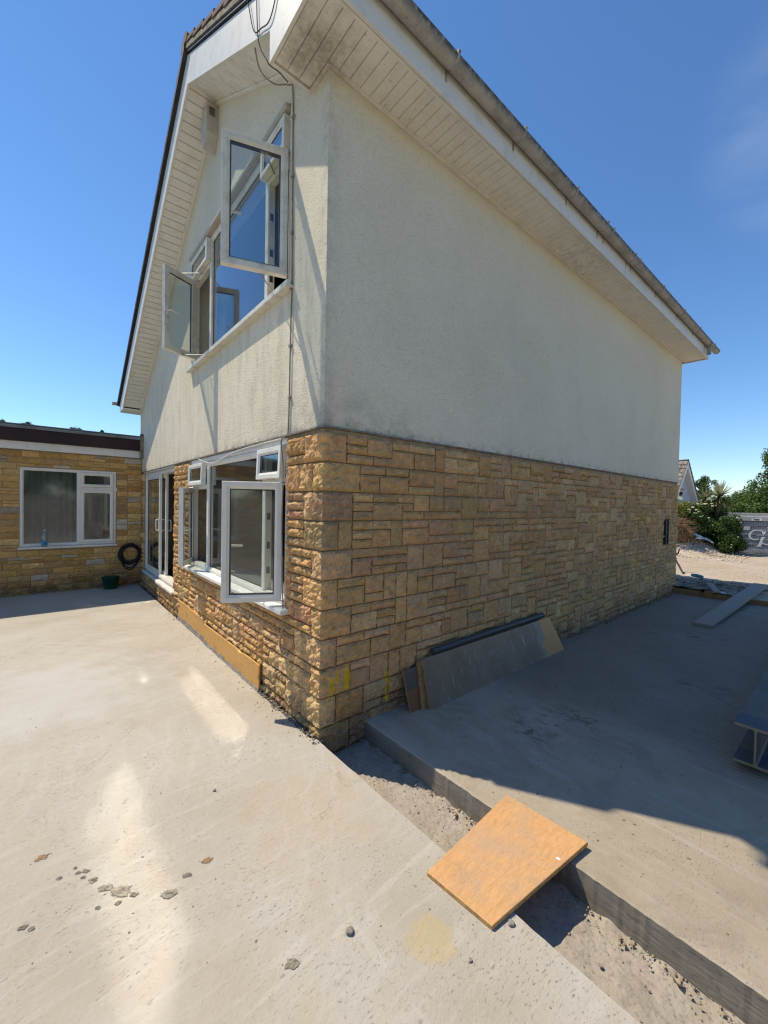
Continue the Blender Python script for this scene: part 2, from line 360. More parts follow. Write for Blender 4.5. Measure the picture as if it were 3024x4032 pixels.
def m_stone(name, sun=True):  # sun: main house stone; off for extension stone with its dirty foot
    g = G(name); x = g.xyz()
    col = g.attr()
    v = g.rng(g.noise(14, 5, 0.65), 0.25, 0.75, 0.80, 1.32)
    hsv = g.n('ShaderNodeHueSaturation'); g.l(col, hsv.inputs['Color']); g.l(v, hsv.inputs['Value'])
    col = hsv.outputs['Color']
    col = g.mix(g.rng(g.noise(5, 4, 0.6), 0.5, 0.75, 0, 0.35), col, (0.38, 0.28, 0.18))
    col = g.mix(g.rng(g.noise(70, 3, 0.7), 0.58, 0.72, 0, 0.5), col, (0.16, 0.125, 0.085))
    if not sun:
        dw = g.math('MULTIPLY', g.rng(x['Z'], 0.0, 0.42, 1.0, 0.0, True), g.rng(g.noise(5, 4, .7), .25, .6)); col = g.mix(g.math('MULTIPLY', dw, .85), col, (0.07, 0.05, 0.03))
    if sun:
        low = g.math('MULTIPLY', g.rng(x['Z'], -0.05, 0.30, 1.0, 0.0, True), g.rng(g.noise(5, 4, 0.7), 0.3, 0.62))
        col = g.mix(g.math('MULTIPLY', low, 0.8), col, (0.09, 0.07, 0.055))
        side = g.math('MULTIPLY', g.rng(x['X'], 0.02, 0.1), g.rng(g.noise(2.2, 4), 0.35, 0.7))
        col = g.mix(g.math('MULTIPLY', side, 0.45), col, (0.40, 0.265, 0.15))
        # yellow spray-paint marks on the side wall near the corner
        for c, sx, sz in (((0.083, 0, 0.33), 0.022, 0.085), ((0.128, 0, 0.395), 0.014, 0.05), ((0.215, 0, 0.365), 0.036, 0.10), ((0.606, 0, 0.20), 0.024, 0.15)):
            dv = g.mapv((1 / sx, 0.0, 1 / sz), loc=(-c[0] / sx, 0, -c[2] / sz))
            ln = g.n('ShaderNodeVectorMath', operation='LENGTH'); g.l(dv, ln.inputs[0])
            d = g.math('ADD', ln.outputs['Value'], g.rng(g.noise(30, 4, 0.7), 0.2, 0.8, -0.35, 0.35))
            ms = g.math('MULTIPLY', g.rng(d, 0.65, 1.15, 0.95, 0.0, True), g.rng(x['X'], 0.025, 0.03))
            col = g.mix(ms, col, (0.72, 0.46, 0.02))
    h = g.math('ADD', g.math('MULTIPLY', g.noise(30, 6, 0.72, 0.5), 1.2), g.math('MULTIPLY', g.rng(g.vor(34), 0, 0.6), 0.5))
    return g.done(col, 0.93, g.bump(h, 1.0, 0.018), 0.12)

def m_leaf(name, tr=0.42):
    g = G(name); c = g.attr()
    c = g.mix(g.rng(g.noise(1.7, 3), 0.3, 0.7, 0, 0.35), c, (0.045, 0.075, 0.018))
    m = g.done(c, 0.5, None, 0.3)
    tl = g.n('ShaderNodeBsdfTranslucent'); g.l(c, tl.inputs['Color'])
    ms = g.n('ShaderNodeMixShader'); ms.inputs[0].default_value = tr
    g.l(g.p.outputs[0], ms.inputs[1]); g.l(tl.outputs[0], ms.inputs[2]); g.l(ms.outputs[0], g.out.inputs['Surface'])
    return m

def m_glass():
    g = G('window_glass'); g.t.nodes.remove(g.p)
    tr = g.n('ShaderNodeBsdfTransparent'); tr.inputs['Color'].default_value = (0.82, 0.86, 0.85, 1)
    gl = g.n('ShaderNodeBsdfGlossy'); gl.inputs['Color'].default_value = (0.95, 0.98, 1, 1); gl.inputs['Roughness'].default_value = 0.062
    fr = g.n('ShaderNodeFresnel'); fr.inputs['IOR'].default_value = 1.62
    nb = g.bump(g.noise(2.2, 1, v=g.mapv((1, 1, 0.7))), 0.018, 0.05); g.l(nb, gl.inputs['Normal'])
    bf = g.n('ShaderNodeNewGeometry').outputs['Backfacing']
    fac = g.math('MULTIPLY', g.math('MULTIPLY', fr.outputs[0], 1.75, True), g.math('SUBTRACT', 1.0, bf))
    m1 = g.n('ShaderNodeMixShader'); g.l(fac, m1.inputs[0]); g.l(tr.outputs[0], m1.inputs[1]); g.l(gl.outputs[0], m1.inputs[2])
    df = g.n('ShaderNodeBsdfDiffuse'); df.inputs['Color'].default_value = (0.55, 0.53, 0.48, 1)
    m2 = g.n('ShaderNodeMixShader'); g.l(g.rng(g.noise(5, 5, 0.7), 0.4, 0.8, 0.003, 0.03), m2.inputs[0])
    g.l(m1.outputs[0], m2.inputs[1]); g.l(df.outputs[0], m2.inputs[2]); g.l(m2.outputs[0], g.out.inputs['Surface'])
    return g.m

def m_upvc(name, base=(0.73, 0.705, 0.625), dirt=0.35):
    g = G(name)
    c = g.mix(g.math('MULTIPLY', g.rng(g.noise(7, 5, 0.7), 0.48, 0.75), dirt), base, (0.33, 0.29, 0.22))
    c = g.mix(g.rng(g.noise(60, 3, 0.7), 0.66, 0.74, 0, dirt), c, (0.18, 0.15, 0.11))
    return g.done(c, 0.42, None, 0.4)

def m_soffit(name, base=(0.80, 0.765, 0.68), heavy=False):
    g = G(name); x = g.xyz()
    c = g.mix(g.rng(g.noise(5, 5, 0.7), 0.45, 0.75, 0, 0.32), base, (0.42, 0.37, 0.29))
    c = g.mix(g.rng(g.noise(38, 4, 0.75), 0.6, 0.72, 0, 0.55), c, (0.14, 0.12, 0.095))
    # soot-like mould at the boxed corner and a water stain half way along
    k = g.math('MULTIPLY', g.blob((-0.1, 0.02, 4.6), 0.24, 7, 0.6, 0.7), g.rng(g.noise(24, 4, 0.7), 0.35, 0.6, 0.5, 1))
    c = g.mix(g.math('MULTIPLY', k, 0.62), c, (0.15, 0.11, 0.08))
    k2 = g.math('MULTIPLY', g.blob((3.4, -0.25, 4.6), 0.55, 5, 0.8, 0.6), g.rng(g.noise(11, 4, 0.7, 1.0), 0.42, 0.6))
    c = g.mix(g.math('MULTIPLY', k2, 0.25), c, (0.20, 0.16, 0.11))
    if heavy:
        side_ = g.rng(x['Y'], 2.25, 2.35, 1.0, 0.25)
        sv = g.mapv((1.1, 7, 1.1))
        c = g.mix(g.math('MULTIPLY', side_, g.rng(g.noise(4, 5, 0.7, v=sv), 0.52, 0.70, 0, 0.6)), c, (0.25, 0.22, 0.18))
    return g.done(c, 0.6, None, 0.25)

def m_ply(name, base, face=(0.62, 0.36, 0.15), specks=True, along=(1, 9, 9), worn=False):
    g = G(name)
    gv = g.mapv(along)
    c = g.mix(g.rng(g.noise(7, 5, 0.65, 0.8, v=gv), 0.3, 0.7), tuple(b * 0.80 for b in base), tuple(min(1, b * 1.14) for b in base))
    c = g.mix(g.rng(g.noise(3.2, 4), 0.45, 0.7, 0, 0.3), c, face)
    c = g.mix(g.rng(g.noise(4.5, 3, 0.6, 1.0), 0.56, 0.74, 0, 0.32), c, (0.33, 0.25, 0.18))
    if worn:
        gr = g.noise(22, 4, 0.6, 0.5, v=gv); c = g.mix(g.rng(gr, 0.5, 0.62, 0, 0.35), c, (0.42, 0.215, 0.085))
        c = g.mix(g.math('MULTIPLY', g.rng(g.noise(3.6, 5, 0.7, v=g.mapv((1, 1, 1), loc=(2, 7, 0))), 0.46, 0.66), 0.62), c, (0.42, 0.315, 0.215))
        c = g.mix(g.math('MULTIPLY', g.rng(g.noise(60, 3, 0.7, v=g.mapv((1, 3, 1), (0, 0, .5))), 0.62, 0.68), g.rng(g.noise(5, 3), .45, .6)), c, (0.25, 0.14, 0.06))
    if specks: c = g.mix(g.rng(g.noise(30, 4, 0.7, v=g.mapv((1, 1, 0.35))), 0.60, 0.66, 0, 0.8), c, (0.16, 0.12, 0.07))
    return g.done(c, 0.6, g.bump(g.noise(30, 4, v=gv), 0.2, 0.002), 0.25)

MAT = {}
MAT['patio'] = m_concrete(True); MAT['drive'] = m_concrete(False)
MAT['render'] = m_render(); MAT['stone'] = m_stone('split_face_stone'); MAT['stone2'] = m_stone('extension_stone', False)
MAT['mortar'] = plain('mortar', (0.34, 0.265, 0.175), 0.95, 0.3, 12, 0.6, 90)
MAT['upvc'] = m_upvc('white_upvc', dirt=0.25); MAT['upvc_dirty'] = m_upvc('dirty_upvc', (0.69, 0.655, 0.555), 0.75)
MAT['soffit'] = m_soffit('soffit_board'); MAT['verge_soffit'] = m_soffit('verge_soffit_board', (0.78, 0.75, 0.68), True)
MAT['glass'] = m_glass()
MAT['seal'] = plain('black_rubber_seal', (0.02, 0.02, 0.02), 0.6)
MAT['dark'] = plain('dark_trim', (0.03, 0.03, 0.034), 0.6, 0.4, 8)
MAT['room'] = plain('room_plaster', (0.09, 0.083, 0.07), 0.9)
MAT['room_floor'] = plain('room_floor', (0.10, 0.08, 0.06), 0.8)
MAT['metal'] = plain('dull_metal', (0.30, 0.30, 0.30), 0.4, metal=0.8)
MAT['maroon'] = plain('maroon_fascia', (0.033, 0.013, 0.012), 0.45, 0.3, 3)
MAT['white_paint'] = m_upvc('white_paint', (0.72, 0.69, 0.62), 0.35)
MAT['lead'] = plain('grey_flashing', (0.19, 0.205, 0.20), 0.6, 0.35, 4)
# ------------------------------------------------------------------ ground and slabs
def slab(name, m, x0, x1, y0, y1, z0, z1, lab, cat, edge=None):
    b = MB(); b.box(x0, x1, y0, y1, z0, z1); o = b.top(name, m, (0, 0, 0)); return tag(o, lab, cat, kind='structure')
# patio: its trench edge is slightly ragged, so the top is a strip of quads
b = MB(); ys = [-9.0, -6.0] + list(np.linspace(-4.0, 6.645, 230)) ; pts = []
for yy in ys:
    base = -0.018 if yy < 0 else (-0.052 if yy < 0.93 else -0.050)
    e = base + 0.004 * mnoise.noise((yy * 3.1, 2.0, 0)) + 0.0045 * mnoise.noise((yy * 17, 5.0, 0)) + (0.006 * mnoise.noise((yy * 45, 1, 0)) if yy > -0.1 else 0)
    if 0 <= yy < 0.9: e += 0.012 * mnoise.noise((yy * 9, 7, 0))
    pts.append((e, yy))
n = len(pts); vs = [(-12, y, 0) for x, y in pts] + [(x - 0.006, y, 0) for x, y in pts] + [(x, y, -0.007) for x, y in pts] + [(x + 0.004, y, -0.34) for x, y in pts] + [(-12, y, -0.34) for x, y in pts]
fs = [(r_ * n + i, (r_ + 1) * n + i, (r_ + 1) * n + i + 1, r_ * n + i + 1) for r_ in range(4) for i in range(n - 1)]
b.add(vs, fs)
tag(b.top('patio_slab', MAT['patio'], (0, 0, 0)), 'pale sunlit concrete patio slab in front of the gable', 'patio', kind='structure')
b = MB(); ys = [-9.0, -6.0] + list(np.linspace(-4.0, 0.006, 200)); pts = [(0.387 + 0.006 * mnoise.noise((yy * 2.3, 9.0, 0)) + 0.005 * mnoise.noise((yy * 13, 4.0, 0)) + 0.004 * mnoise.noise((yy * 40, 4.0, 0)), yy) for yy in ys]
n = len(pts); vs = [(8.03, y, 0) for x, y in pts] + [(x + 0.012, y, 0) for x, y in pts] + [(x + 0.002, y, -0.006 - 0.003 * mnoise.noise((y * 30, 1, 1))) for x, y in pts] + [(0.386 + 0.002 * mnoise.noise((y * 7, 3, 3)), y, -0.34) for x, y in pts] + [(8.03, y, -0.34) for x, y in pts]
fs = [(r_ * n + i, r_ * n + i + 1, (r_ + 1) * n + i + 1, (r_ + 1) * n + i) for r_ in range(5) for i in range(n - 1) if r_ < 4] + [(i, 4 * n + i, 4 * n + i + 1, i + 1) for i in range(n - 1)]
b.add(vs, fs)
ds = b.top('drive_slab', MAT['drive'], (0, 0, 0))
g = G('shuttered_concrete'); c = g.mix(g.rng(g.noise(3, 5, 0.65, v=g.mapv((1, 1, 5))), .3, .7), (0.155, 0.135, 0.105), (0.25, 0.225, 0.185)); c = g.mix(g.rng(g.noise(40, 3), .6, .7, 0, .5), c, (0.10, 0.085, 0.065))
ds.data.materials.append(g.done(c, 0.9, g.bump(g.noise(14, 5, v=g.mapv((1, 1, 4))), .5, .008)))
for p in ds.data.polygons:
    if p.normal.x < -0.8: p.material_index = 1
tag(ds, 'brushed concrete drive slab mostly in the house shadow', 'driveway', kind='structure')

def trench_floor():
    nx, ny = 34, 260; xs = np.linspace(-0.10, 0.40, nx); ys = np.linspace(-4.2, 0.03, ny)
    v = []
    for y in ys:
        for x in xs:
            z = -0.158 + 0.010 * mnoise.noise((x * 8, y * 8, 3)) + 0.006 * mnoise.noise((x * 30, y * 30, 3))
            z += 0.035 * max(0, 1 - (0.4 - x) / 0.06) * (0.5 + 0.8 * mnoise.noise((1, y * 14, 9)))
            v.append((x, y, z))
    f = [(j * nx + i, j * nx + i + 1, (j + 1) * nx + i + 1, (j + 1) * nx + i) for j in range(ny - 1) for i in range(nx - 1)]
    g = G('trench_rubble_concrete')
    c = g.mix(g.rng(g.noise(9, 5, 0.7), 0.3, 0.7), (0.33, 0.285, 0.225), (0.43, 0.385, 0.32))
    c = g.mix(g.rng(g.noise(38, 4, 0.7), 0.52, 0.66, 0, 0.6), c, (0.19, 0.165, 0.14))
    m = g.done(c, 0.95, g.bump(g.math('ADD', g.noise(60, 5, 0.75), g.math('MULTIPLY', g.rng(g.vor(40), 0, 0.5), 0.4)), 0.7, 0.010), 0.1)
    tag(raw_mesh('trench_floor', v, f, m), 'rough concrete floor of the narrow trench between slabs', 'trench', kind='structure')
trench_floor()
b = MB(); b.box(-0.02, 0.42, -9, -4.2, -0.3, -0.16)
tag(b.top('trench_bed', MAT['mortar'], (0, 0, 0)), 'rough trench bed beyond the near edge', 'trench', kind='structure')

def yard():
    xs = np.concatenate([np.arange(8.06, 11.0, 0.07), np.arange(11.0, 24, 0.13), np.arange(24, 60, 2.0), np.array([70, 100, 160, 300.])])
    ys = np.concatenate([np.array([-300., -100, -50, -30, -20]), np.arange(-14, -3, 0.5), np.arange(-3, 7, 0.10), np.arange(7, 30, 1.0), np.array([40, 60, 100, 300.])])
    X, Y = np.meshgrid(xs, ys)
    Z = np.zeros_like(X)
    ss = lambda t: np.clip(t, 0, 1) ** 2 * (3 - 2 * np.clip(t, 0, 1))
    bank = 1.25 * ss((Y - 0.55) / 2.1) * ss((X - 15.5) / 2.0) * (1 - ss((X - 30) / 20))
    ridge = 0.05 * ss((9.6 - X) / 1.2) * ss((Y + 1.6) / 0.8)
    for j in range(X.shape[0]):
        for i in range(X.shape[1]):
            x, y = X[j, i], Y[j, i]
            if 8 < x < 26 and -3 < y < 8:
                q = 0.022 * mnoise.noise((x * 1.2, y * 1.2, 0)) + 0.012 * mnoise.noise((x * 4, y * 4, 1)) 
                if bank[j, i] > 0.01: q += min(1, bank[j, i] * 3) * (0.10 * mnoise.noise((x * 1.6, y * 1.6, 4)) + 0.06 * mnoise.noise((x * 5, y * 5, 4)))
                if x < 10.3 and y > -1.3: q += 0.03 * mnoise.noise((x * 9, y * 9, 6)) + 0.02
                Z[j, i] = q
    Z += bank + ridge + 0.045
    Z -= 0.035 * ss((-1.5 - Y) / 0.6) * ss((12 - X) / 2)
    v = np.stack([X.ravel(), Y.ravel(), Z.ravel()], 1); nx = len(xs); ny = len(ys)
    f = [(j * nx + i, j * nx + i + 1, (j + 1) * nx + i + 1, (j + 1) * nx + i) for j in range(ny - 1) for i in range(nx - 1)]
    g = G('sandy_yard'); x = g.xyz()
    c = g.mix(g.rng(g.noise(0.8, 5, 0.6), 0.3, 0.7), (0.42, 0.335, 0.235), (0.53, 0.455, 0.36))
    c = g.mix(g.rng(g.noise(3.0, 5, 0.7, v=g.mapv((1.6, 0.5, 1))), 0.5, 0.75, 0, 0.6), c, (0.33, 0.25, 0.165))
    c = g.mix(g.rng(g.noise(14, 4, 0.7), 0.56, 0.7, 0, 0.6), c, (0.22, 0.165, 0.11))
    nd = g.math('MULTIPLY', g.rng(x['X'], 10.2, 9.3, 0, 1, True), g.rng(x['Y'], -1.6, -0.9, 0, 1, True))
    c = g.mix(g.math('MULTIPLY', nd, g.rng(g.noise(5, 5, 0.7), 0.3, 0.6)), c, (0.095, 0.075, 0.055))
    up = g.math('MULTIPLY', g.rng(x['Z'], 0.45, 0.95, 0, 1, True), g.rng(g.noise(3, 4), 0.3, 0.5))
    c = g.mix(up, c, (0.17, 0.115, 0.065))
    m = g.done(c, 0.95, g.bump(g.math('ADD', g.noise(9, 6, 0.75), g.rng(g.vor(12), 0, 0.5, 0, 0.5)), 0.8, 0.05), 0.1)
    tag(raw_mesh('yard_ground', v, f, m), 'sunlit sandy yard of bare earth behind the house', 'ground', kind='structure')
yard()
b = MB(); b.add([(-700, -700, -0.36), (700, -700, -0.36), (700, 700, -0.36), (-700, 700, -0.36)], [(0, 1, 2, 3)])
tag(b.top('ground', plain('meadow_ground', (0.10, 0.11, 0.05), 0.95, 0.4, 0.2), (0, 0, 0), fixn=False), 'wide level ground stretching away to the horizon', 'ground', kind='structure')

# ------------------------------------------------------------------ stonework
PAL = [((0.59, 0.36, 0.155), 42), ((0.64, 0.42, 0.205), 24), ((0.54, 0.32, 0.13), 20), ((0.57, 0.325, 0.165), 8), ((0.49, 0.315, 0.165), 6)]
PAL2 = [((0.57, 0.345, 0.12), 32), ((0.63, 0.405, 0.16), 24), ((0.48, 0.28, 0.09), 22), ((0.43, 0.27, 0.12), 10), ((0.54, 0.455, 0.345), 5), ((0.41, 0.32, 0.22), 2)]
def pick(pal, r): 
    t = r.random() * sum(w_ for _, w_ in pal)
    for c, w_ in pal:
        t -= w_
        if t <= 0: break
    k = 0.86 + 0.28 * r.random(); return tuple(min(0.8, x * k * (0.96 + 0.08 * r.random())) for x in c)

def pack(nu, nv, blocked, r, aligned, quoin=None, wmin=2, wmax=6, hs=((1, .44), (2, .30), (3, .26)), course=3):
    """random-coursed rectangles on a grid; row 0 is the top row"""
    occ = [[blocked(u, v) for u in range(nu)] for v in range(nv)]; out = []
    def put(u, v, a, h):
        for q in range(v, v + h):
            for p in range(u, u + a): occ[q][p] = True
        out.append((u, v, a, h))
    if quoin: 
        for u, v, a, h in quoin: put(u, v, a, h)
    for v in range(nv):
        u = 0
        while u < nu:
            if occ[v][u]: u += 1; continue
            run = 0
            while u + run < nu and not occ[v][u + run] and run < wmax + wmin: run += 1
            t = r.random(); h = 1
            for hh, p in hs:
                t -= p
                if t <= 0: h = hh; break
            if aligned(u, v): h = min(h, course - (v % course)) 
            h = min(h, nv - v)
            a = r.randint(wmin + (1 if h < 3 else 0), wmax - (1 if h == 3 else 0)); a = min(a, run)
            if run - a < wmin: a = run if run <= wmax + 1 else run - wmin
            hh = 1
            while hh < h and all(not occ[v + hh][p] for p in range(u, u + a)): hh += 1
            put(u, v, a, hh); u += a
    return out

def stone_strip(b, cols, z0, z1, nr, depth, r, tint, j=0.0045, rough=1.0, smooth=False):
    """split-face block: cols = list of (px, py, nx, ny) along its base line; front displaced, edges pulled back"""
    nc = len(cols) - 1; sx = r.random() * 90; vs = []
    for q in range(nr + 1):
        tz = q / nr; z = z0 + j + (z1 - z0 - 2 * j) * tz
        for i, (px, py, nx, ny) in enumerate(cols):
            be = i in (0, nc); ve = q in (0, nr)
            n1 = mnoise.noise((px * 11 + sx, py * 11, z * 13)); n2 = mnoise.noise((px * 31 + sx, py * 31, z * 33))
            n3 = mnoise.noise((px * 70 + sx, py * 70, z * 70)); d = depth * (0.84 + rough * (0.42 * n1 + 0.50 * n2 + 0.30 * n3 + 0.08 * r.uniform(-1, 1)))
            if be or ve: d = depth * ((0.20 if ve and not be else 0.42) + 0.30 * n2 + 0.22 * r.random())
            jx = 0 if be else 0.006 * n2; 
            vs.append((px + nx * d, py + ny * d, z + (0 if ve else 0.010 * n1)))
    W_ = nc + 1
    fs = [(q * W_ + i, q * W_ + i + 1, (q + 1) * W_ + i + 1, (q + 1) * W_ + i) for q in range(nr) for i in range(nc)]
    ring = [i for i in range(W_)] + [q * W_ + nc for q in range(1, nr + 1)] + [nr * W_ + i for i in range(nc - 1, -1, -1)] + [q * W_ for q in range(nr - 1, 0, -1)]
    base = len(vs)
    for k in ring:
        q, i = divmod(k, W_); px, py, nx, ny = cols[i]
        vs.append((px - nx * 0.02, py - ny * 0.02, vs[k][2]))
    L_ = len(ring)
    fs += [(ring[k], base + k, base + (k + 1) % L_, ring[(k + 1) % L_]) for k in range(L_)]
    b.add(vs, fs, tint, False)

def screen(p):
    d = Vector(p) - Vector(CAM); z = d.dot(cf)
    if z < 0.15: return None
    return (1512 + FPX * d.dot(cr) / z, 2016 - FPX * d.dot(cu) / z)
def seen_area(pts):
    q = [screen(p) for p in pts]
    if any(a is None for a in q): return 0
    c = (sum(a[0] for a in q) / 4, sum(a[1] for a in q) / 4)
    if not (-40 < c[0] < 3064 and -40 < c[1] < 4072): return 0
    s = 0
    for i in range(4): s += q[i][0] * q[(i + 1) % 4][1] - q[(i + 1) % 4][0] * q[i][1]
    return abs(s) / 2

UV, ZT = 0.0693, 2.150      # stone unit height, top of the stonework
def lin(a, b_, n_): return [a + (b_ - a) * i / n_ for i in range(n_ + 1)]

# ------------------------------------------------------------------ house
house = thing('house', (0, 0, 0), 'two-storey gabled house, cream render above a split-face stone ground floor', 'house')
SL, AY, AZ = 0.595, 2.31, 6.04
zr = lambda y: AZ - SL * abs(y - AY)
W0, W1, WZ0, WZ1 = 0.55, 3.27, 0.765, 2.165      # ground-floor window opening
U0, U1, UZ0, UZ1 = 0.56, 3.29, 3.345, 4.775        # first-floor window opening
D0, D1, DZ0 = 4.12, 6.43, 0.27                    # patio door opening
HX, HW = 8.27, 6.86
b = MB(); k = 0.05
for poly in ([(U1, 2.165), (HW, 2.165), (HW, zr(HW) + k), (U1, zr(U1) + k)], [(0, 2.165), (U0, 2.165), (U0, zr(U0) + k), (0, zr(0) + k)],
             [(U0, 2.165), (U1, 2.165), (U1, UZ0), (U0, UZ0)], [(U0, UZ1), (U1, UZ1), (U1, zr(U1) + k), (AY, AZ + k), (U0, zr(U0) + k)]):
    b.prism(poly, 0, 0.0, 0.25)
b.prism([(0.25, 2.165), (HX, 2.165), (HX, 4.62), (0.25, 4.62)], 1, 0.0, 0.25)
b.prism([(0.25, 2.165), (HX - .25, 2.165), (HX - .25, 3.36), (0.25, 3.36)], 1, HW - .25, HW)
b.prism([(0.25, -0.3), (HW, -0.3), (HW, zr(HW) + k), (AY, AZ + k), (0.25, zr(.25) + k)], 0, HX - .25, HX)
b.build('rendered_wall', MAT['render'], house)
b = MB()
for y0, y1, z0, z1 in ((0.012, W0, -0.34, 2.163), (W0, W1, -0.34, WZ0), (W1, D0, -0.34, 2.163), (D0, D1, -0.34, DZ0), (D1, HW, -0.34, 2.163)):
    b.box(0.014, 0.25, y0, y1, z0, z1)
b.box(0.25, HX - .012, 0.012, 0.25, -0.34, 2.163); b.box(0.25, HX - .25, HW - .25, HW, -0.34, 2.163)
b.build('stone_backing', MAT['mortar'], house)
# a thin bell-cast drip between render and stone
b = MB(); b.box(-0.016, 0.01, -0.016, HW - .2, 2.1635, 2.176); b.box(0.01, HX, -0.016, 0.012, 2.1635, 2.176)
b.build('render_drip', plain('dirty_drip', (0.20, 0.175, 0.14), 0.9, 0.4, 20), house)

stones = []   # (area, builder args)
r = random.Random(4)
nv = int(round((ZT + 0.19) / UV))
ZJ = 1.93 + UV * 3
row_z = lambda v: ZJ - v * UV
# side wall (y = 0), columns run along +x
uW = 0.062
nu = int(HX / uW)
quo = []; quo_side = {}
for c in range(nv // 3):
    a = [2, 5, 4, 2, 4, 2, 4, 2, 4, 2, 4, 2][c % 12] if c else 3
    quo.append((0, c * 3, a, min(3, nv - c * 3))); quo_side[c] = a * uW
rects = pack(nu, nv, lambda u, v: False, r, lambda u, v: u < 26 or (v // 3) % 2 == 0 and u < 60, quo, 2, 5)
for (u, v, a, h) in rects:
    if u == 0 and v % 3 == 0 and (u, v, a, h) in quo: continue
    x0, x1 = u * uW, (u + a) * uW if u + a < nu else HX - 0.004
    z1, z0 = row_z(v), row_z(v + h); z1 = min(z1, 2.158)
    ar = seen_area([(x0, 0, z0), (x1, 0, z0), (x1, 0, z1), (x0, 0, z1)])
    stones.append((ar, 'S', x0, x1, z0, z1))
# front wall (x = 0), columns run along +y
nuf = int(6.66 / uW)
OPEN = ((W0 - .02, W1 + .02, WZ0, 3.0), (D0 - .01, D1 + .01, DZ0 - .03, 3.0))
def blk(u, v):
    y = (u + .5) * uW; z = (row_z(v) + row_z(v + 1)) / 2
    return any(a < y < b_ and c < z < d for a, b_, c, d in OPEN)
quof = []
for c in range(nv // 3):
    a = 4 if quo_side[c] < 0.2 else 2
    if blk(a, c * 3): a = 2
    quof.append((0, c * 3, a, min(3, nv - c * 3)))
rects = pack(nuf, nv, blk, r, lambda u, v: True, quof, 2, 5, hs=((1, .46), (2, .24), (3, .30)))
for q in rects:
    u, v, a, h = q
    if q in quof: continue
    y0, y1 = u * uW, (u + a) * uW
    z1, z0 = min(row_z(v), 2.158), row_z(v + h)
    for a_, b_, c_, d_ in OPEN:
        if y1 > a_ and y0 < b_ and z1 > c_:
            if z0 < c_ and z1 - c_ < 0.045: z1 = c_
            elif y0 < a_ < y1 and y1 - a_ < a * uW * .6: y1 = a_
            elif y0 < b_ < y1: y0 = b_
    if y1 - y0 < 0.02 or z1 - z0 < 0.02: continue
    ar = seen_area([(0, y0, z0), (0, y1, z0), (0, y1, z1), (0, y0, z1)])
    stones.append((ar * 1.3, 'F', y0, y1, z0, z1))
for (u, v, a, h) in quo:
    af = [q for q in quof if q[1] == v][0]
    stones.append((1e9, 'Q', a * uW, af[2] * uW, row_z(v + h), min(row_z(v), 2.158)))
stones.sort(key=lambda s_: -s_[0])
rest = MB()
for i, (ar, kd, p0, p1, z0, z1) in enumerate(stones):
    rr = random.Random(i * 7 + 1); tint = pick(PAL, rr)
    big = ar > 900; near = ar > 4500
    step = (0.020 if near else 0.028) if big and kd != 'S' else (0.030 if near else 0.045 if big else 0.07)
    nr_ = max(3, min(10, round((z1 - z0) / (0.020 if near else 0.026 if big else 0.045))))
    if kd == 'S':
        n_ = max(3, min(8, round((p1 - p0) / step))); cols = [(x, 0.008, 0, -1) for x in lin(p0 + .0045, p1 - .0045, n_)]; dep = rr.uniform(0.026, 0.042)
    elif kd == 'F':
        n_ = max(3, min(13, round((p1 - p0) / step))); cols = [(0.008, y, -1, 0) for y in lin(p1 - .0045, p0 + .0045, n_)]; dep = 0.036
    else:
        n1 = max(2, round(p1 / 0.02)); n2 = max(2, round(p0 / 0.028))
        cols = [(0.008, y, -1, 0) for y in lin(p1 - .0045, 0.014, n1)] + [(0.006, 0.006, -.75, -.75)] + [(x, 0.008, 0, -1) for x in lin(0.014, p0 - .0045, n2)]
        dep = 0.034
    if kd == 'S' and p0 > 7.3 and z0 < 1.4 and z1 > 1.0 and p1 < 7.7: dep = 0.012
    t = MB() if i < 300 else rest
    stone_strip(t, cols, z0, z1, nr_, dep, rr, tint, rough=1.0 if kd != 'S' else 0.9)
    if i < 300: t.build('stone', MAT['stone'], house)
tag(rest.build('stonework', MAT['stone'], house), kind='stuff')

# --- interior shell
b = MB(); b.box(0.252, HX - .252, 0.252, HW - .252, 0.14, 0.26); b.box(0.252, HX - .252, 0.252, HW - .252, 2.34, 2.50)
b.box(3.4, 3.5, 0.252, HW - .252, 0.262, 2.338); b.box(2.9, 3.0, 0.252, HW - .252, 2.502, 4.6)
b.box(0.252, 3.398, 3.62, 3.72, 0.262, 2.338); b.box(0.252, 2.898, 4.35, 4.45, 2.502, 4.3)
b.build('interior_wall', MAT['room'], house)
b = MB(); b.box(0.09, 0.42, W0 + .02, W1 - .02, 0.79, 0.815); b.box(0.09, 0.42, U0 + .02, U1 - .02, 3.37, 3.395)
b.build('window_board', MAT['white_paint'], house)
b = MB(); b.box(0.8, 1.25, 1.3, 1.9, 0.262, 1.05, .01); b.box(1.4, 1.9, 0.6, 1.1, 0.262, 0.86, .01); b.box(0.75, 1.2, 2.2, 2.6, 0.262, 0.92, .01)
b.build('kitchen_unit', plain('kitchen_unit', (0.34, 0.33, 0.30), 0.6), house)

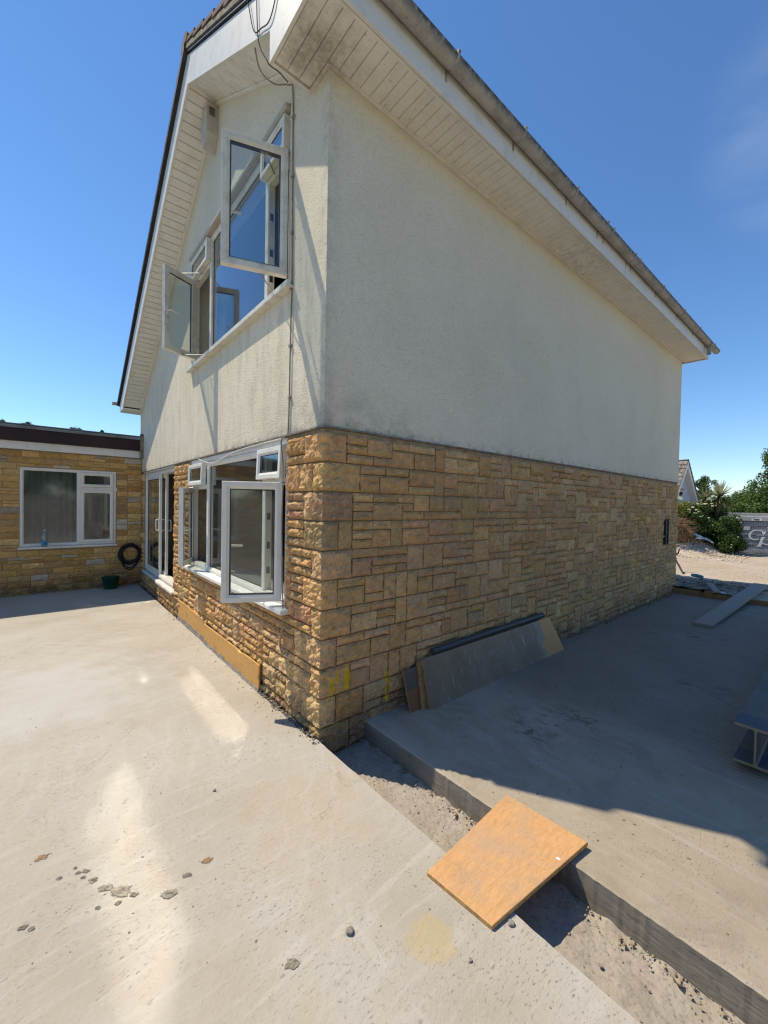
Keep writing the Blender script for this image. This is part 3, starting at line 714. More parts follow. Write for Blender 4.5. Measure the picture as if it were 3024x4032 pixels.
# --- roof
ZT2 = 6.30
def slope(yA, yB, t0, t1, x0, x1, bm_):   # slab between heights t0..t1 above the soffit line
    za = lambda y, t: AZ - SL * abs(y - AY) + t
    bm_.prism([(yA, za(yA, t0)), (yB, za(yB, t0)), (yB, za(yB, t1)), (yA, za(yA, t1))], 0, x0, x1)
b = MB(); slope(AY, -0.37, 0.24, 0.37, -0.31, 8.43, b); slope(AY, 7.13, 0.24, 0.37, -0.31, 8.43, b)
b.build('roof_deck', MAT['dark'], house)
g = G('concrete_roof_tile')
c = g.mix(g.rng(g.noise(6, 5, 0.7), 0.35, 0.65), (0.085, 0.055, 0.045), (0.17, 0.125, 0.10))
c = g.mix(g.rng(g.noise(20, 4, 0.7), 0.58, 0.7, 0, 0.7), c, (0.26, 0.24, 0.15))
MAT['tile'] = g.done(c, 0.9, g.bump(g.noise(40, 4), 0.4, 0.01), 0.2)
cs = 1 / math.hypot(1, SL)
for sgn, yend in ((-1, -0.42), (1, 7.19)):
    Ls = abs(yend - AY) / cs; ncs = int(round(Ls / 0.335)); ex = Ls / ncs
    dn = Vector((0, sgn * cs, -SL * cs)); nm = Vector((0, sgn * SL * cs, cs))
    for k_ in range(ncs):
        O = Vector((0, AY, AZ + 0.385)) + dn * (k_ * ex)
        V = (dn * ex + nm * 0.03).normalized()
        Wn = Vector((1, 0, 0)).cross(V); Wn = Wn if Wn.z > 0 else -Wn
        t = MB(); t.obox(O, (1, 0, 0), V, Wn, -0.352, -0.052, 0, ex + 0.03, 0.0, 0.038, .004); t.build('roof_tile', MAT['tile'], house)
        t = MB(); t.obox(O, (1, 0, 0), V, Wn, -0.048, 8.48, 0, ex + 0.03, 0.0, 0.038); t.build('tile_course', MAT['tile'], house)
b = MB(); pr = [(AY + 0.12 * math.cos(a), AZ + 0.37 + 0.11 * math.sin(a)) for a in np.linspace(0, math.pi, 9)]
b.prism(pr, 0, -0.356, 8.48); b.build('ridge_tile', MAT['tile'], house)
def verge(name, y1, t0, t1, x0, x1, m, y0=AY):
    b = MB(); slope(y0, y1, t0, t1, x0, x1, b); return b.build(name, m, house)
MAT['bed'] = plain('verge_mortar', (0.22, 0.19, 0.13), 0.95, 0.5, 14, 0.6, 60)
verge('verge_bedding', -0.40, 0.345, 0.392, -0.344, -0.294, MAT['bed']); verge('verge_trim', 7.16, 0.335, 0.405, -0.360, -0.319, MAT['dark'], AY - 0.02)
verge('undercloak', -0.40, 0.315, 0.343, -0.334, -0.294, MAT['dark']); verge('undercloak', 7.14, 0.31, 0.333, -0.334, -0.294, MAT['dark'])
b = MB(); b.prism([(AY, AZ), (0.245, zr(0.245)), (0.245, 4.595), (-0.36, 4.595), (-0.36, zr(-0.36) + 0.30), (AY, AZ + 0.30)], 0, -0.318, -0.296)
b.build('bargeboard', MAT['white_paint'], house)
b = MB(); b.prism([(AY + .001, AZ), (6.75, zr(6.75)), (6.75, 3.365), (7.12, 3.365), (7.12, zr(7.12) + 0.30), (AY + .001, AZ + 0.30)], 0, -0.318, -0.296)
b.build('bargeboard', MAT['white_paint'], house)
b = MB(); b.box(-0.2955, -0.001, 0.225, 0.245, 4.595, zr(0.245)); b.box(-0.2955, -0.001, 6.75, 6.768, 3.375, zr(6.75) - .001); b.build('box_end', MAT['soffit'], house)
b = MB(); b.box(-0.2955, 0.0, 6.77, 7.10, 3.368, 3.38); b.box(0.0, 8.44, HW + .001, 7.10, 3.368, 3.38); b.box(-0.2955, 8.45, 7.101, 7.12, 3.36, 3.60); b.build('left_eaves_board', MAT['soffit'], house)
# soffit boards: each strip its own part, shared mesh
def share(name, me, loc, parent, rot=None):
    o = bpy.data.objects.new(name, me); o.location = loc
    if rot is not None: o.rotation_euler = rot
    return link(o, parent)
def plank_mesh(name, a, b_, c_, m, ch=0.004):
    q = MB(); q.box(0, a, 0, b_, 0, c_, ch); me = q.mesh(name); me.materials.append(m); return me
me1 = plank_mesh('soffit_board', 0.0855, 0.335, 0.012, MAT['soffit']); me2 = plank_mesh('soffit_board_long', 0.0855, 0.565, 0.012, MAT['soffit'])
x = -0.290
while x < 8.36:
    inn = x < -0.04
    share('soffit_board', me2 if inn else me1, (x, -0.355, 4.600), house); x += 0.0895 if x < -.07 or x > 0 else 0.0895
b = MB(); b.box(-0.2945, 8.44, -0.356, 0.0, 4.613, 4.62); b.box(-0.2945, -0.001, 0.001, 0.224, 4.613, 4.62); b.build('soffit_backing', MAT['soffit'], house)
b = MB(); b.box(0.0, 8.27, -0.026, -0.0015, 4.585, 4.5995); b.box(-0.026, -0.0015, -0.026, 0.225, 4.585, 4.5995); b.box(-0.2955, 8.45, -0.3595, -0.338, 4.588, 4.5995); b.build('soffit_trim', MAT['soffit'], house)
me3 = plank_mesh('verge_soffit_board', 0.294, 0.0935, 0.012, MAT['verge_soffit'])
ang = math.atan(SL)
d = 0.03
while True:
    y = AY - (d + 0.1) * cs
    if y < 0.25: break
    share('verge_board', me3, (-0.2955, y, zr(y) + 0.006), house, (ang, 0, 0)); d += 0.1
d = 0.03
while True:
    y = AY + d * cs
    if y + 0.09 > 6.75: break
    share('verge_board', me3, (-0.2955, y, zr(y) + 0.006), house, (-ang, 0, 0)); d += 0.1
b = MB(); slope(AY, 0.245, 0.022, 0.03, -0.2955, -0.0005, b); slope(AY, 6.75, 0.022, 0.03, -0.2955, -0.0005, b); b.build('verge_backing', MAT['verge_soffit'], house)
b = MB(); slope(AY, 0.25, -0.018, 0.003, -0.028, -0.0015, b); slope(AY, 6.74, -0.018, 0.003, -0.028, -0.0015, b); b.build('verge_trim_bead', MAT['soffit'], house)
b = MB(); b.box(-0.318, 8.45, -0.384, -0.3615, 4.588, 4.865, .003); b.build('fascia_board', MAT['white_paint'], house)
b = MB(); b.prism([(-0.384, 4.588), (0.25, 4.60), (0.25, 5.0), (-0.384, 4.865)], 0, 8.4515, 8.465); b.build('box_end', MAT['white_paint'], house)
g = G('weathered_gutter'); 
c = g.mix(g.rng(g.noise(5, 5, 0.7), 0.4, 0.7), (0.44, 0.41, 0.36), (0.25, 0.23, 0.20))
x_ = g.xyz(); c = g.mix(g.math('MULTIPLY', g.rng(x_['Z'], 4.75, 4.79), g.rng(g.noise(22, 5, 0.75), 0.30, 0.52)), c, (0.075, 0.07, 0.055))
c = g.mix(g.rng(g.noise(45, 4, 0.7), 0.6, 0.7, 0, 0.6), c, (0.12, 0.11, 0.085)); MAT['gutter'] = g.done(c, 0.6, None, 0.3)
def gut_prof(ro, ri, yc, zc):
    A = np.linspace(math.pi, 2 * math.pi, 11)
    return [(yc + ro * math.cos(a), zc + ro * 1.05 * math.sin(a)) for a in A] + [(yc + ri * math.cos(a), zc + ri * math.sin(a)) for a in A[::-1]]
GY, GZ = -0.444, 4.805
b = MB(); b.prism(gut_prof(0.058, 0.053, GY, GZ), 0, -0.37, 8.76)
b.prism([(GY + 0.055 * math.cos(a), GZ + 0.056 * math.sin(a)) for a in np.linspace(math.pi, 2 * math.pi, 11)], 0, 8.757, 8.775)
gut = b.build('gutter', MAT['gutter'], house)
MAT['bracket'] = plain('grey_bracket', (0.30, 0.275, 0.235), 0.6, 0.4, 30)
for bx, wd in ((-0.2, .022), (0.742, .022), (1.612, .022), (2.572, .022), (3.312, .03), (3.474, .03), (4.17, .02), (4.32, .02), (5.284, .022), (6.329, .022), (7.281, .022), (8.35, .022)):
    t = MB(); t.prism(gut_prof(0.064, 0.0585, GY, GZ + 0.006), 0, bx - wd / 2, bx + wd / 2)
    t.box(bx - 0.012, bx + 0.012, -0.386, -0.3845, 4.70, 4.80); t.obox((bx, GY - .062, GZ + .008), (1, 0, 0), (0, 1, 0), (0, 0, 1), -wd / 2, wd / 2, -0.006, 0.012, 0, 0.012)
    t.build('gutter_bracket', MAT['bracket'], gut)
t = MB(); t.box(8.10, 8.24, GY - .066, GY + .066, GZ - .066, GZ + .002, .012); t.lathe([(0.036, -0.16), (0.036, 0.0)], (8.17, GY, GZ - .05), 14); t.build('gutter_outlet', MAT['gutter'], gut)
b = MB(); b.prism([(7.24 + 0.055 * math.cos(a), 3.565 + 0.055 * math.sin(a)) for a in np.linspace(math.pi, 2 * math.pi, 9)], 0, -0.43, 8.5); b.build('left_gutter', MAT['gutter'], house)

# --- windows
def sash(parent, O, U, N, w_, h_, m, tilt=None, bw=0.062, d=0.052, handle=None, names=('casement_frame', 'pane')):
    """O bottom corner on the hinge line, U along the width, N outward"""
    O = Vector(O); U = Vector(U).normalized(); N = Vector(N).normalized(); V = Vector(tilt).normalized() if tilt else Vector((0, 0, 1))
    t = MB(); t.frame(O, U, V, N, w_, h_, bw, d / 2, .012, -d / 2); t.build(names[0], m, parent, fixn=True)
    t = MB(); e = bw - 0.012
    t.frame(O + U * e + V * e, U, V, N, w_ - 2 * e, h_ - 2 * e, 0.018, 0.0135, .003, -0.0135); t.build('seal', MAT['seal'], parent)
    t = MB(); t.obox(O, U, V, N, bw - .004, w_ - bw + .004, bw - .004, h_ - bw + .004, -0.009, 0.009); t.build(names[1], MAT['glass'], parent)
    if handle:
        t = MB(); P = O + U * (w_ - bw * 0.5) + V * (h_ * handle) - N * (d / 2)
        t.obox(P, U, V, N, -0.014, 0.014, -0.05, 0.05, -0.012, 0.0, .004)
        t.tube([P - N * 0.012, P - N * 0.038, P - N * 0.045 - U * 0.02, P - N * 0.046 - U * 0.115], [0.009, 0.009, 0.010, 0.008], 8)
        t.build('handle', MAT['upvc'], parent)
def win_frame(y0, y1, z0, z1, mulls, trans, m, xf=0.012, xb=0.078):
    t = MB(); bw = 0.058
    t.frame((xf, y1, z0), (0, -1, 0), (0, 0, 1), (-1, 0, 0), y1 - y0, z1 - z0, bw, 0.0, .012, xf - xb)
    for yc in mulls: t.box(xf + .001, xb, yc - .034, yc + .034, z0 + bw - .002, z1 - bw + .002, .006)
    for ya, yb, zc in trans: t.box(xf + .0015, xb - .001, ya, yb, zc - .028, zc + .028, .006)
    return t
def big_window(name, y0, y1, z0, z1, mR, mL, zt, cas, vents, m):
    fr = win_frame(y0, y1, z0, z1, (mR, mL), ((y0 + .056, mR - .033, zt), (mL + .033, y1 - .056, zt)), m).build(name, m, house)
    t = MB(); t.box(0.040, 0.052, mR + .032, mL - .032, z0 + .054, z1 - .054); t.build('pane', MAT['glass'], fr)
    t = MB()
    t.frame((0.0405, mL - .031, z0 + .053), (0, -1, 0), (0, 0, 1), (-1, 0, 0), mL - mR - .062, z1 - z0 - .106, 0.014, 0.004, .002, -.004); t.build('seal', MAT['seal'], fr)
    for (H, F, za, zb, sgn) in cas:
        H = Vector((*H, 0)); F = Vector((*F, 0)); U = (F - H); L_ = U.length; U.normalize()
        N = Vector((-U.y, U.x, 0)) if sgn > 0 else Vector((U.y, -U.x, 0))
        sash(fr, (H.x, H.y, za), U, N, L_, zb - za, m, handle=0.46)
        P = H + U * 0.20 + N * -0.02
        J = Vector((0.03, H.y + (0.30 if sgn > 0 else -0.30), 0))
        for zz in (za - 0.006, zb + 0.004):
            q = MB(); q.tube([(P.x, P.y, zz), (J.x, J.y, zz)], 0.006, 6); q.build('stay_arm', MAT['metal'], fr)
            q = MB(); q.tube([(H.x + .01, H.y + .0, zz), (J.x, (J.y + H.y) / 2, zz)], 0.006, 6); q.build('stay_arm', MAT['metal'], fr)
    for (ya, yb, za, zb, op) in vents:
        V = Vector((math.sin(op), 0, math.cos(op))); N = Vector((-math.cos(op), 0, math.sin(op)))
        top = Vector((-0.012, yb, zb)); O = top - V * (zb - za)
        sash(fr, O, (0, -1, 0), N, yb - ya, zb - za, m, tilt=V, bw=0.058, names=('vent_frame', 'vent_pane'))
    q = MB()
    for zz in (z0 + .2, z0 + .42, z1 - .62):
        q.box(0.03, 0.06, mR - .0365, mR - .0345, zz, zz + .06); q.box(0.03, 0.06, mL + .0345, mL + .0365, zz, zz + .06)
    q.build('keep', MAT['dark'], fr)
    return fr
big_window('upper_window', U0 + .005, U1 - .005, 3.365, 4.715, 1.02, 2.57, 4.425,
           [((-0.005, 0.585), (-0.465, 0.745), 3.425, 4.405, 1), ((-0.01, 3.11), (-0.405, 2.93), 3.425, 4.40, -1)],
           [(0.595, 1.05, 4.44, 4.695, R(1.0)), (2.56, 3.26, 4.44, 4.695, R(1.0))], MAT['upvc_dirty'])
big_window('lower_window', W0 + .005, W1 - .005, 0.81, 2.105, 1.01, 2.61, 1.815,
           [((-0.005, 0.605), (-0.405, 0.83), 0.845, 1.80, 1), ((0.02, 3.25), (-0.21, 2.88), 0.845, 1.80, -1)],
           [(0.585, 1.05, 1.835, 2.095, R(2.2)), (2.66, 3.24, 1.835, 2.095, R(2.0))], MAT['upvc'])
b = MB(); b.box(-0.065, 0.10, 0.475, 3.30, 3.300, 3.322, .004); b.box(-0.052, 0.10, 0.49, 3.29, 3.324, 3.362, .006); b.build('window_sill', MAT['upvc_dirty'], house)
b = MB(); b.box(-0.085, 0.10, 0.455, 3.265, 0.768, 0.806, .006); b.build('window_sill', plain('white_sill', (0.74, 0.73, 0.68), 0.6, 0.1, 10), house)  # lower sill in its own plain white
b = MB(); b.box(-0.042, 0.06, U0 + .006, U1 - .006, 4.722, 4.772, .012); b.build('head_trim', m_upvc('mossy_head_trim', (0.42, 0.375, 0.29), 0.95), house)
b = MB(); b.box(0.004, 0.08, W0 + .004, W1 - .004, 2.108, 2.160, .004); b.build('head_trim', MAT['white_paint'], house)
# --- patio door
b = win_frame(D0 + .005, D1 - .005, 0.325, 2.135, (), (), MAT['upvc'], 0.022, 0.15)
door = b.build('patio_door', MAT['upvc'], house)
def panel(x, y0, y1, hz):
    t = MB(); t.frame((x, y1, 0.365), (0, -1, 0), (0, 0, 1), (-1, 0, 0), y1 - y0, 1.725, 0.085, 0.018, .008, -0.018); t.build('door_panel', MAT['upvc'], door)
    t = MB(); t.box(x - .006, x + .006, y0 + .08, y1 - .08, 0.445, 2.01); t.build('pane', MAT['glass'], door)
    t = MB(); e = 0.075; t.frame((x, y1 - e, 0.365 + e), (0, -1, 0), (0, 0, 1), (-1, 0, 0), y1 - y0 - 2 * e, 1.725 - 2 * e, 0.016, 0.0125, .002, -0.0125); t.build('seal', MAT['seal'], door)
    t = MB(); yy = y0 + .04
    for s_ in ((-1, 1) if hz else (1,)):
        xx = x + s_ * 0.018
        t.tube([(xx, yy, 1.13), (xx + s_ * .045, yy - .01, 1.13), (xx + s_ * .05, yy - .012, 1.16), (xx + s_ * .05, yy - .012, 1.28), (xx + s_ * .045, yy - .01, 1.31), (xx, yy, 1.31)], 0.010, 8)
        t.box(min(xx, xx + s_ * .008), max(xx, xx + s_ * .008), yy - .022, yy + .022, 1.10, 1.34, .003)
    t.build('handle', MAT['upvc'], door)
panel(0.052, 5.27, 6.36, True); panel(0.108, 5.08, 6.17, False)
b = MB(); b.box(-0.062, 0.10, 3.99, 5.10, 0.276, 0.312, .005); b.box(-0.034, 0.10, 5.104, 6.43, 0.272, 0.308, .005); b.build('door_step', plain('white_step', (0.62, 0.60, 0.55), 0.7, 0.2, 12), house)
b = MB(); b.box(-0.004, 0.02, D0 + .02, D1 - .02, 2.138, 2.160); b.build('door_head', MAT['white_paint'], house)
# dirt on the window sills
# --- alarm box under the gable apex
g = MB(); prof = [(2.30, 5.99), (2.30, 5.68), (2.40, 5.53), (2.50, 5.68), (2.50, 5.90), (2.42, 5.965)]
g.prism(prof, 0, -0.125, -0.001); al = g.build('alarm_box', plain('alarm_plastic', (0.50, 0.46, 0.40), 0.5, 0.15, 12), house)
t = MB()
for kk in range(4): t.box(-0.100, -0.040, 2.296, 2.2995, 5.86 + kk * 0.024, 5.872 + kk * 0.024)
t.build('vent_slot', MAT['dark'], al)
# --- cables clipped to the wall
def wall_pts(l, off): return [(off if isinstance(off, (int, float)) else off[i], y, z) for i, (y, z) in enumerate(l)]
MAT['cable'] = plain('grey_cable', (0.27, 0.25, 0.21), 0.85, 0.3, 10, spec=0.1)
b = MB(); b.tube(curve([(-0.30, 0.60, 5.18), (-0.24, 0.62, 4.93), (-0.13, 0.60, 4.86), (-0.03, 0.54, 4.87), (-0.010, 0.512, 4.80), (-0.010, 0.500, 4.2), (-0.011, 0.492, 3.76), (-0.010, 0.487, 3.4), (-0.011, 0.495, 2.9), (-0.010, 0.512, 2.24), (-0.012, 0.548, 2.17), (-0.050, 0.552, 2.12), (-0.040, 0.530, 1.90), (-0.044, 0.536, 1.52), (-0.042, 0.520, 1.1), (-0.045, 0.492, 0.74), (-0.042, 0.520, 0.61), (-0.042, 0.545, 0.50), (-0.04, 0.50, 0.455), (-0.035, 0.435, 0.465)]), 0.0055, 6)
for zz in (4.6, 4.15, 3.72, 3.3, 2.85, 2.45): b.box(-0.02, -0.001, 0.482, 0.512, zz, zz + .018)
b.build('cable', MAT['cable'], house)
b = MB(); b.tube(curve([(-0.014, 0.56, 2.152), (-0.018, 1.0, 2.150), (-0.018, 1.56, 2.140), (-0.022, 2.0, 2.098), (-0.022, 2.30, 2.066), (-0.02, 2.6, 2.10), (-0.016, 2.88, 2.156)]), 0.006, 6); b.build('cable', plain('white_cable', (0.6, 0.58, 0.52), 0.85, spec=0.1), house)
b = MB(); b.tube(curve([(-0.328, 0.85, 5.9), (-0.332, 0.62, 5.35), (-0.328, 0.50, 5.02), (-0.328, 0.36, 4.92), (-0.328, 0.22, 4.86), (-0.325, 0.10, 5.0), (-0.323, 0.0, 5.2)]), 0.0036, 6)
b.tube(curve([(-0.328, 0.46, 5.35), (-0.328, 0.42, 4.9), (-0.328, 0.27, 4.63), (-0.30, 0.262, 4.60), (-0.2, 0.35, 4.70), (-0.06, 0.50, 4.84)]), 0.0036, 6)
b.build('cable', plain('black_cable', (0.035, 0.035, 0.035), 0.9, spec=0.05), house)
b = MB(); b.box(7.42, 7.47, -0.045, -0.002, 0.98, 1.455, .003); b.build('dark_slot_strip', MAT['dark'], house)  # dark strips set proud, standing in for two slots in the stone
b = MB(); b.box(7.56, 7.60, -0.045, -0.002, 0.99, 1.455, .003); b.build('dark_slot_strip', MAT['dark'], house)

# ------------------------------------------------------------------ flat-roofed extension
EY = 6.65
ext = thing('extension_building', (-4.0, EY, 0), 'single-storey flat-roofed extension of yellow stone with a maroon fascia', 'extension')
X0, X1, EZ0, EZ1 = -1.774, -0.427, 0.785, 2.158
b = MB()
for a, b_, c, d in ((-9, X0, -.3, 2.44), (X0, X1, -.3, EZ0), (X0, X1, EZ1, 2.44), (X1, -0.004, -.3, 2.44)): b.box(a, b_, EY + .012, EY + .25, c, d)
b.box(-9, -8.75, EY + .25, 12, -.3, 2.44); b.box(-9, -0.1, 11.75, 12, -.3, 2.44)
b.build('stone_backing', MAT['mortar'], ext)
r = random.Random(8); uE, vE = 0.058, 0.0525; nE = int(2.5 / uE); nvE = int(2.44 / vE)
def blkE(u, v):
    x = -0.01 - (u + .5) * uE; z = 2.43 - (v + .5) * vE; return X0 - .005 < x < X1 + .005 and EZ0 - .03 < z < EZ1 + .01
rects = pack(nE, nvE, blkE, r, lambda u, v: True, None, 3, 5, hs=((1, .2), (2, .8)), course=2)
es = []
for (u, v, a, h) in rects:
    x1, x0 = -0.01 - u * uE, -0.01 - (u + a) * uE; z1, z0 = 2.43 - v * vE, 2.43 - (v + h) * vE
    if x0 < X0 < x1 and z1 > EZ0 and z0 < EZ1: x1 = X0 
    elif x0 < X1 < x1 and z1 > EZ0 and z0 < EZ1: x0 = X1
    if x1 - x0 < .02: continue
    es.append((x0, x1, z0, z1))
for i, (x0, x1, z0, z1) in enumerate(es):
    rr = random.Random(900 + i); t = MB(); n_ = max(3, min(6, round((x1 - x0) / .06)))
    stone_strip(t, [(x, EY + .008, 0, -1) for x in lin(x0 + .004, x1 - .004, n_)], z0, z1, 3 if z1 - z0 > .08 else 2, 0.022, rr, pick(PAL2, rr), 0.005, 0.9)
    t.build('stone', MAT['stone2'], ext)
t = MB()
for v in range(0, 23):
    x = -0.01 - nE * uE
    while x > -8.95:
        wdt = r.uniform(.2, .4); z1 = 2.43 - v * .105
        stone_strip(t, [(xx, EY + .008, 0, -1) for xx in lin(max(-8.99, x - wdt) + .004, x - .004, 3)], z1 - .105, z1, 2, 0.02, r, pick(PAL2, r), 0.0035)
        x -= wdt
tag(t.build('stonework', MAT['stone2'], ext), kind='stuff')
b = MB(); b.box(-9.1, -0.004, EY - .045, EY + .27, 2.445, 2.578, .004); b.build('white_fascia', MAT['white_paint'], ext)
b = MB(); b.box(-9.1, -0.05, EY - .10, EY + .2, 2.58, 2.785, .003); b.build('maroon_fascia', MAT['maroon'], ext)
b = MB(); b.box(-9.1, -0.004, EY - .115, 12.2, 2.805, 2.832); b.box(-9.1, -0.03, EY - .118, 12.2, 2.786, 2.802, .002); b.build('roof_flashing', MAT['lead'], ext)
b = MB(); b.box(-9.1, -0.004, EY - .09, 12.2, 2.834, 2.862, .006); b.build('flat_roof', plain('felt_roof', (0.10, 0.115, 0.115), 0.9, 0.4, 5), ext)
b = MB(); b.box(-0.055, -0.002, EY - .125, EY - .06, 2.44, 2.90, .004); b.build('fascia_end', MAT['bed'], ext)
wf = MB(); fb = 0.05
wf.frame((X0, EY + .03, 0.815), (1, 0, 0), (0, 0, 1), (0, -1, 0), X1 - X0, 2.155 - .815, fb, 0.03, .01, -0.04)
wf.box(-1.012, -0.955, EY + .004, EY + .07, .862, 2.108, .005); wf.box(-0.957, X1 + .048, EY + .005, EY + .069, 1.80, 1.855, .004)
ew = wf.build('window', MAT['white_paint'], ext)
b = MB(); b.box(X0 + .046, -1.008, EY + .03, EY + .042, .861, 2.109); b.build('pane', MAT['glass'], ew)
def esash(x0, x1, z0, z1, nm):
    t = MB(); t.frame((x0, EY + .0, z0), (1, 0, 0), (0, 0, 1), (0, -1, 0), x1 - x0, z1 - z0, .05, 0.018, .01, -0.02); t.build(nm[0], MAT['upvc'], ew)
    t = MB(); t.box(x0 + .046, x1 - .046, EY - .002, EY + .008, z0 + .046, z1 - .046); t.build(nm[1], MAT['glass'], ew)
esash(-0.955, -0.470, 1.857, 2.112, ('vent_frame', 'vent_pane')); esash(-0.955, -0.470, 0.858, 1.80, ('casement_frame', 'pane'))
b = MB(); b.box(X0 - .02, X1 + .02, EY - .065, EY + .05, .776, .812, .005); b.build('window_sill', MAT['white_paint'], ext)
nn = 120; cv = []; 
for i in range(nn + 1):
    x = X0 - .1 + (X1 - X0 + .2) * i / nn; y = EY + .17 + .022 * math.sin(i * .9) + .014 * math.sin(i * .37 + 1) 
    cv += [(x, y, .7), (x, y + .006 * math.sin(i), 2.2)]
b = MB(); b.add(cv, [(2 * i, 2 * i + 2, 2 * i + 3, 2 * i + 1) for i in range(nn)], smooth=True); b.build('curtain', plain('net_curtain', (0.20, 0.20, 0.18), 0.9), ext)
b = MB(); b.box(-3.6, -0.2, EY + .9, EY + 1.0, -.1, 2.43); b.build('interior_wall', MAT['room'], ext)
# ------------------------------------------------------------------ boards, timber and the steel beam
MAT['ply'] = m_ply('orange_ply', (0.60, 0.34, 0.145), (0.60, 0.33, 0.18), False, (2.2, 11, 9), True)
MAT['form_ply'] = m_ply('formwork_ply', (0.60, 0.335, 0.10), (0.64, 0.36, 0.13), True, (9, 2, 9))
g = G('filmed_ply'); x_ = g.xyz()
c = g.mix(g.rng(g.noise(4, 5, 0.65), 0.3, 0.7), (0.17, 0.118, 0.07), (0.24, 0.178, 0.115))
c = g.mix(g.rng(g.noise(5, 4, 0.7, v=g.mapv((3, 1, .4))), 0.58, 0.68, 0, 0.7), c, (0.36, 0.32, 0.26))
c = g.mix(g.rng(g.noise(16, 5, .75), .56, .7, 0, .5), c, (0.30, 0.26, 0.21))
e_ = g.math('ADD', x_['X'], g.rng(g.noise(5, 4), 0.2, 0.8, -0.12, 0.12))
c = g.mix(g.rng(e_, 2.66, 2.68), c, (0.25, 0.215, 0.165)); c = g.mix(g.rng(e_, 2.76, 2.78), c, g.mix(g.noise(9, 4, v=g.mapv((1, 1, 6))), (0.46, 0.22, 0.065), (0.58, 0.31, 0.105)))
MAT['filmply'] = g.done(c, 0.5, None, 0.3)
g = G('old_brown_ply'); x_ = g.xyz()
c = g.mix(g.rng(g.noise(5, 5), 0.3, 0.7), (0.10, 0.075, 0.055), (0.15, 0.12, 0.09))
c = g.mix(g.rng(g.math('ADD', x_['Z'], g.rng(g.noise(6, 4), .2, .8, -.03, .03)), 0.155, 0.145), c, (0.22, 0.095, 0.04)); MAT['oldply'] = g.done(c, 0.6)
MAT['ply_edge'] = plain('ply_edge', (0.33, 0.19, 0.08), 0.8, 0.3, 30)
MAT['plank'] = m_ply('grey_timber', (0.29, 0.245, 0.20), (0.24, 0.20, 0.16), True, (2, 9, 9))
MAT['timber'] = m_ply('wet_timber', (0.27, 0.15, 0.055), (0.20, 0.12, 0.05), True, (9, 2, 9))

def quad_board(name, top4, th, m, lab, cat, me_edge=None):
    """a board from its four top corners, thickness th downwards; edges get a second material"""
    P = [Vector(p) for p in top4]; nrm = (P[1] - P[0]).cross(P[3] - P[0]).normalized()
    if nrm.z < 0: nrm = -nrm
    B = [p - nrm * th for p in P]; c = sum((p for p in P), Vector()) / 4
    b = MB(); e = 0.0025
    In = [p + (c - p).normalized() * e * 1.5 for p in P]; Pe = [p - nrm * e for p in P]
    b.add(In + Pe + B, [(0, 1, 2, 3)] + [(k, (k + 1) % 4, 4 + (k + 1) % 4, 4 + k) for k in range(4)] + [(4 + k, 4 + (k + 1) % 4, 8 + (k + 1) % 4, 8 + k) for k in range(4)] + [(8, 9, 10, 11)])
    o = b.top(name, m, tuple(sum((q for q in B), Vector()) / 4))
    if me_edge:
        o.data.materials.append(me_edge)
        for p in o.data.polygons:
            if abs(p.normal.dot(nrm)) < 0.5: p.material_index = 1
    return tag(o, lab, cat)
MAT['edge2'] = plain('raw_ply_edge', (0.42, 0.25, 0.09), 0.8, 0.35, 60)
sq = quad_board('plywood_sheet', [(-0.181, -1.210, 0.021), (-0.153, -1.530, 0.021), (0.522, -1.600, 0.036), (0.502, -1.170, 0.036)], 0.019, MAT['ply'],
           'square orange plywood offcut bridging the trench in full sun', 'board', MAT['edge2'])
b = MB(); b.lathe([(0.0, 0.0), (0.0035, 0.0002), (0.0045, 0.001)][::-1], (0.325, -1.552, 0.0325), 10)
b = MB(); bm_ = [(0.325 + 0.007 * math.cos(a) * (1.3 if a < 3 else 1), -1.552 + 0.010 * math.sin(a), 0.0324) for a in np.linspace(0, 2 * math.pi, 12)[:-1]]
b.add(bm_, [tuple(range(11))]); b.build('paint_drop', MAT['upvc'], sq, fixn=False)
def fboard(name, y0, y1, z1a, z1b, x0, x1, lab):
    b = MB(); n_ = 14; zz = []
    for i in range(n_ + 1):
        y = y0 + (y1 - y0) * i / n_; zz.append((y, z1a + (z1b - z1a) * i / n_ + 0.003 * mnoise.noise((y * 6, 1, 1)) - (0.012 if (i == 4 and y0 < 1) else 0)))
    poly = [(y0, -0.04), (y1, -0.04)] + zz[::-1]
    b.prism(poly, 0, x0, x1); return tag(b.top(name, MAT['form_ply'], (x0, (y0 + y1) / 2, 0)), lab, 'board', 'plywood formwork boards along the gable wall')
fboard('formwork_board', 0.935, 2.50, 0.222, 0.212, -0.047, -0.031, 'long orange formwork board against the gable, nearest the house corner')
fboard('formwork_board', 2.47, 3.72, 0.236, 0.258, -0.030, -0.014, 'orange speckled formwork board against the gable, nearest the patio door')
